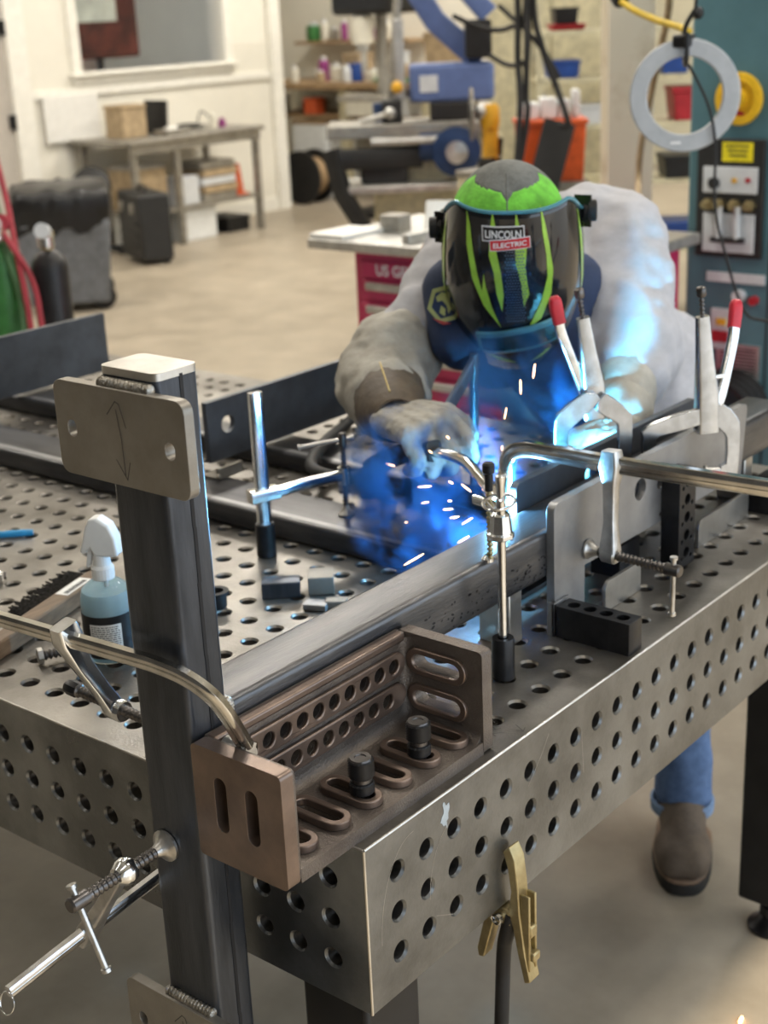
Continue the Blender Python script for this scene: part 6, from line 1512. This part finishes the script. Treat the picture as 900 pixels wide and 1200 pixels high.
# grey ring hanging on a hook
RC = V((2.246, 0.839, 1.450)); ra = (V((-0.9455, -0.8382, 1.6828)) - RC).normalized(); ra = (ra + V((0.10, -0.06, -0.02))).normalized()
t = thing('steel_ring', 'large flat grey steel ring hanging from a hook', 'ring', RC - V((0, 0, 0.13)))
ex = V((0, 0, 1)).cross(ra).normalized(); ey = ra.cross(ex)
obj('ring', MB().plate(circ(0.130, 64), [list(reversed(circ(0.089, 64)))], -0.009, 0.009, plane_M(RC, ex, ey)), 'ring_grey', t, bevel=0.003)
obj('ring_label', MB().plate(rrect(-0.012, 0.012, -0.003, 0.003, 0.001, 2), [], 0.009, 0.0098, plane_M(RC - ey * 0.108 - ex * 0.02, ex, ey)), 'logo_white', t)
t = thing('hanging_hook', 'black wire hook and hanger carrying the grey ring', 'hook', RC + V((0, 0, 0.09)))
hk = RC + ey * 0.112
obj('hook', MB().tube(bez([hk + ra * 0.03 + ey * 0.03, hk + ra * 0.025 - ey * 0.03, hk - ey * 0.042, hk - ra * 0.025 - ey * 0.02, hk - ra * 0.022 + ey * 0.04, hk + ey * 0.08 + ex * 0.02], 6), 0.006, 8), 'black_paint', t)
obj('clip', MB().cbox(hk + ey * 0.012 - ex * 0.004, (0.05, 0.04, 0.03)), 'black_paint', t, bevel=0.006)
obj('wire', MB().tube([hk + ey * 0.08 + ex * 0.02, hk + ey * 0.10 + ex * 0.022, V((2.32, 0.85, 2.3)), V((2.32, 0.85, CEIL - 0.001))], 0.004, 6), 'black_paint', t)
obj('ball', MB().sphere((2.318, 0.848, 1.634), 0.015, 14, 10), 'black_paint', t)
hose('thin_cable', [RC + ey * 0.07 + ex * 0.012 - ra * 0.035, RC + ex * 0.052 - ey * 0.02 + ra * 0.02, RC + ex * 0.072 - ey * 0.11 + ra * 0.02, V((2.24, 0.748, 1.20)), V((2.20, 0.70, 1.10)), V((2.18, 0.63, 0.96)), V((2.12, 0.50, 0.90)), V((2.1, 0.45, 0.4)), V((2.1, 0.45, 0.02))], 0.0035, 'rubber', 'thin black cable drooping from the hook down across the teal machine', 'cable')
# teal machine
t = thing('machine_cabinet', 'teal machine cabinet with control panel at the right edge', 'machine', (3.6, 0.8, 0))
obj('cabinet', MB().box(3.205, 4.1, 0.2, 1.325, 0.08, 2.3), 'teal', t, bevel=0.012)
obj('plinth', MB().box(3.24, 4.08, 0.23, 1.30, 0, 0.08), 'case_black', t)
obj('door_seam', MB().box(3.2035, 3.207, 1.035, 1.041, 0.12, 0.98), 'seam', t)
X_ = 3.2
obj('panel_frame', MB().box(X_ - 0.012, X_ + 0.006, 1.062, 1.285, 0.895, 1.255), 'case_black', t, bevel=0.004)
obj('warning_label', MB().box(X_ - 0.0145, X_ - 0.0115, 1.10, 1.20, 1.188, 1.245), 'sticker_yellow', t)
wl_ = MB()
for k in range(3): wl_.box(X_ - 0.0152, X_ - 0.0142, 1.112 + 0.004 * k, 1.188 - 0.006 * k, 1.232 - 0.014 * k, 1.237 - 0.014 * k)
obj('label_print', wl_, 'ink', t)['kind'] = 'stuff'
up_ = obj('upper_panel', MB().box(X_ - 0.016, X_ - 0.011, 1.08, 1.262, 1.092, 1.172), 'panel_white', t, bevel=0.003)
obj('dial', MB().lathe((X_ - 0.016, 1.222, 1.122), (-9, 1.222, 1.122), [(0, 0.018), (0.010, 0.018), (0.012, 0.014)], 20), 'black_paint', up_)
obj('indicator', MB().cyl((X_ - 0.016, 1.155, 1.132), (X_ - 0.023, 1.155, 1.132), 0.008, 12), 'tool_yellow', up_)
obj('indicator', MB().cyl((X_ - 0.016, 1.110, 1.134), (X_ - 0.023, 1.110, 1.134), 0.008, 12), 'bin_red', up_)
lp_ = obj('lower_panel', MB().box(X_ - 0.016, X_ - 0.011, 1.085, 1.258, 0.910, 1.030), 'panel_white', t, bevel=0.003)
for y in (1.24, 1.20, 1.15, 1.10): obj('fitting', MB().lathe((X_ - 0.012, y, 1.058), (-9, y, 1.058), [(0, 0.018), (0.02, 0.018), (0.022, 0.012), (0.04, 0.012)], 6), 'brass', t)
for y in (1.195, 1.135): obj('glass_tube', MB().cyl((X_ - 0.03, y, 0.955), (X_ - 0.03, y, 1.055), 0.010, 12), 'panel_white', lp_)
obj('tube_rail', MB().cyl((X_ - 0.032, 1.11, 0.952), (X_ - 0.032, 1.22, 0.952), 0.009, 10), 'black_paint', lp_)
obj('name_strip', MB().box(X_ - 0.004, X_ + 0.006, 1.05, 1.245, 0.815, 0.845), 'panel_white', t)
obj('switch_plate', MB().box(X_ - 0.008, X_ + 0.006, 1.145, 1.225, 0.60, 0.73), 'panel_white', t, bevel=0.003)
obj('switch', MB().box(X_ - 0.018, X_ - 0.007, 1.17, 1.20, 0.68, 0.70), 'tool_yellow', t); obj('switch', MB().box(X_ - 0.018, X_ - 0.007, 1.16, 1.215, 0.625, 0.66), 'bin_red', t)
obj('push_button', MB().cyl((X_ + 0.006, 1.13, 0.775), (X_ - 0.02, 1.13, 0.775), 0.02, 16), 'panel_white', t); obj('push_button', MB().cyl((X_ + 0.006, 1.08, 0.765), (X_ - 0.02, 1.08, 0.765), 0.014, 16), 'bin_red', t)
vp = obj('vent_plate', MB().box(X_ - 0.006, X_ + 0.006, 1.055, 1.20, 0.47, 0.62), 'aluminium', t)
sl_ = MB()
for k in range(12): sl_.box(X_ - 0.0072, X_ - 0.0055, 1.065, 1.19, 0.482 + 0.011 * k, 0.486 + 0.011 * k)
obj('vent_slot', sl_, 'case_black', vp)['kind'] = 'stuff'
t = thing('yellow_disc', 'round yellow plastic disc fixed on the teal machine', 'disc', (3.17, 1.155, 1.29))
obj('disc', MB().lathe((3.2045, 1.155, 1.372), (-9, 1.155, 1.372), [(0, 0.070), (0.012, 0.078), (0.022, 0.074), (0.026, 0.055), (0.014, 0.050), (0.014, 0.03), (0.034, 0.026), (0.038, 0.012)], 32), 'disc_yellow', t)
obj('disc_print', MB().cbox((3.1895, 1.15, 1.33), (0.004, 0.03, 0.014), (0.3, 0, 0)), 'bin_red', t)
t = thing('hose_coil', 'black hose coil hung low on the teal machine', 'hose', (3.1, 1.12, 0.30))
for k in range(4):
    obj('turn', MB().tube([(3.185 - 0.026 * k, 1.14 + (0.115 - 0.006 * k) * cos(a), 0.43 + (0.10 - 0.006 * k) * sin(a)) for a in [2 * pi * j / 32 for j in range(33)]], 0.014, 8), 'rubber', t)
obj('bracket', MB().box(3.09, 3.2045, 1.12, 1.16, 0.49, 0.512), 'steel_dull', t)

# ================================================================== sparks and smoke
random.seed(21)
def spark(p, d, L, r, lab):
    p = V(p); d = V(d).normalized()
    o_ = obj('spark', MB().lathe(p - d * L / 2, p + d, [(0, r * 0.3), (L * 0.25, r), (L * 0.8, r * 0.9), (L, r * 0.2)], 6), 'spark')
    tag(o_, lab, 'spark', 'sparks flying from the arc')
SPK = [(0.597, 0.30, 0.96, 0.014)]
# (x, y, z) points around the torch, flying away from the arc
pts = [((0.620, 0.342, 1.030), 'short'), ((0.640, 0.393, 1.063), 'short'), ((0.640, 0.47, 1.030), 'long'), ((0.632, 0.40, 1.010), 'long'), ((0.632, 0.40, 0.985), 'long'), ((0.615, 0.345, 0.990), 'long'),
       ((0.625, 0.34, 0.975), 'short'), ((0.600, 0.30, 0.985), 'long'), ((0.590, 0.30, 0.960), 'long'), ((0.570, 0.30, 0.940), 'long'), ((0.575, 0.33, 0.930), 'long'), ((0.53, 0.27, 1.018), 'short'),
       ((0.50, 0.32, 0.955), 'long'), ((0.60, 0.30, 1.035), 'long'), ((0.64, 0.36, 1.09), 'short'), ((0.70, 0.30, 1.12), 'long'), ((0.71, 0.28, 1.16), 'long'), ((0.73, 0.27, 1.18), 'long'), ((0.69, 0.30, 1.07), 'short'), ((0.585, 0.27, 1.03), 'short'),
       ((0.635, 0.44, 0.945), 'short'), ((0.60, 0.33, 1.01), 'short')]
_rank = ['highest', 'second highest', 'lowest']
for i, (p, kd) in enumerate(pts):
    d = (V(p) - ARC).normalized() + V((random.uniform(-0.15, 0.15), random.uniform(-0.15, 0.15), random.uniform(-0.25, 0.1)))
    spark(p, d, random.uniform(0.018, 0.032) if kd == 'long' else random.uniform(0.007, 0.013), random.uniform(0.0008, 0.0012), 'glowing orange spark streak flying off the welding arc')
spark((0.98, 0.02, 0.004), (1, 0.2, 0), 0.02, 0.003, 'glowing orange spark lying on the floor at the lower right')

def smoke(name, c, r, dens, nscale, lab, seed):
    o_ = obj(name, MB().sphere(c, r, 24, 16), None if False else 'spark')
    m = bpy.data.materials.new('smoke'); m.use_nodes = True
    nt = m.node_tree; N = nt.nodes; L = nt.links; N.clear()
    out = N.new('ShaderNodeOutputMaterial'); pv = N.new('ShaderNodeVolumePrincipled')
    pv.inputs['Color'].default_value = (0.10, 0.36, 1.0, 1); pv.inputs['Anisotropy'].default_value = 0.1
    pv.inputs['Density'].default_value = 0
    tc = N.new('ShaderNodeTexCoord')
    # radial falloff in object space (centre at the ellipsoid centre)
    sub = N.new('ShaderNodeVectorMath'); sub.operation = 'SUBTRACT'; sub.inputs[1].default_value = (0, 0, r[2])
    dv = N.new('ShaderNodeVectorMath'); dv.operation = 'DIVIDE'; dv.inputs[1].default_value = r
    ln = N.new('ShaderNodeVectorMath'); ln.operation = 'LENGTH'
    L.new(tc.outputs['Object'], sub.inputs[0]); L.new(sub.outputs[0], dv.inputs[0]); L.new(dv.outputs[0], ln.inputs[0])
    fo = N.new('ShaderNodeMapRange'); fo.inputs['From Min'].default_value = 1.0; fo.inputs['From Max'].default_value = 0.25
    fo.inputs['To Min'].default_value = 0.0; fo.inputs['To Max'].default_value = 1.0
    L.new(ln.outputs['Value'], fo.inputs['Value'])
    nz = N.new('ShaderNodeTexNoise'); nz.noise_dimensions = '4D'; nz.inputs['W'].default_value = seed; nz.inputs['Scale'].default_value = nscale; nz.inputs['Detail'].default_value = 5; nz.inputs['Distortion'].default_value = 1.6
    L.new(tc.outputs['Object'], nz.inputs['Vector'])
    mr = N.new('ShaderNodeMapRange'); mr.inputs['From Min'].default_value = 0.50; mr.inputs['From Max'].default_value = 0.66; mr.inputs['To Min'].default_value = 0.0; mr.inputs['To Max'].default_value = dens
    L.new(nz.outputs['Fac'], mr.inputs['Value'])
    mu = N.new('ShaderNodeMath'); mu.operation = 'MULTIPLY'
    L.new(mr.outputs['Result'], mu.inputs[0]); L.new(fo.outputs['Result'], mu.inputs[1]); L.new(mu.outputs[0], pv.inputs['Density'])
    L.new(pv.outputs['Volume'], out.inputs['Volume'])
    o_.data.materials.clear(); o_.data.materials.append(m)
    tag(o_, lab, 'smoke', kind='stuff')
    return o_
smoke('smoke', (0.665, 0.455, 1.00), (0.085, 0.13, 0.125), 120, 12, 'blue lit smoke column drifting left of the torch hand', 1.0)
smoke('smoke', (0.60, 0.37, 0.945), (0.080, 0.17, 0.060), 60, 14, 'blue lit smoke low over the flat channel', 4.0)
smoke('smoke', (0.80, 0.37, 1.09), (0.13, 0.11, 0.14), 36, 9, 'thin blue smoke rising in front of the jacket', 7.0)
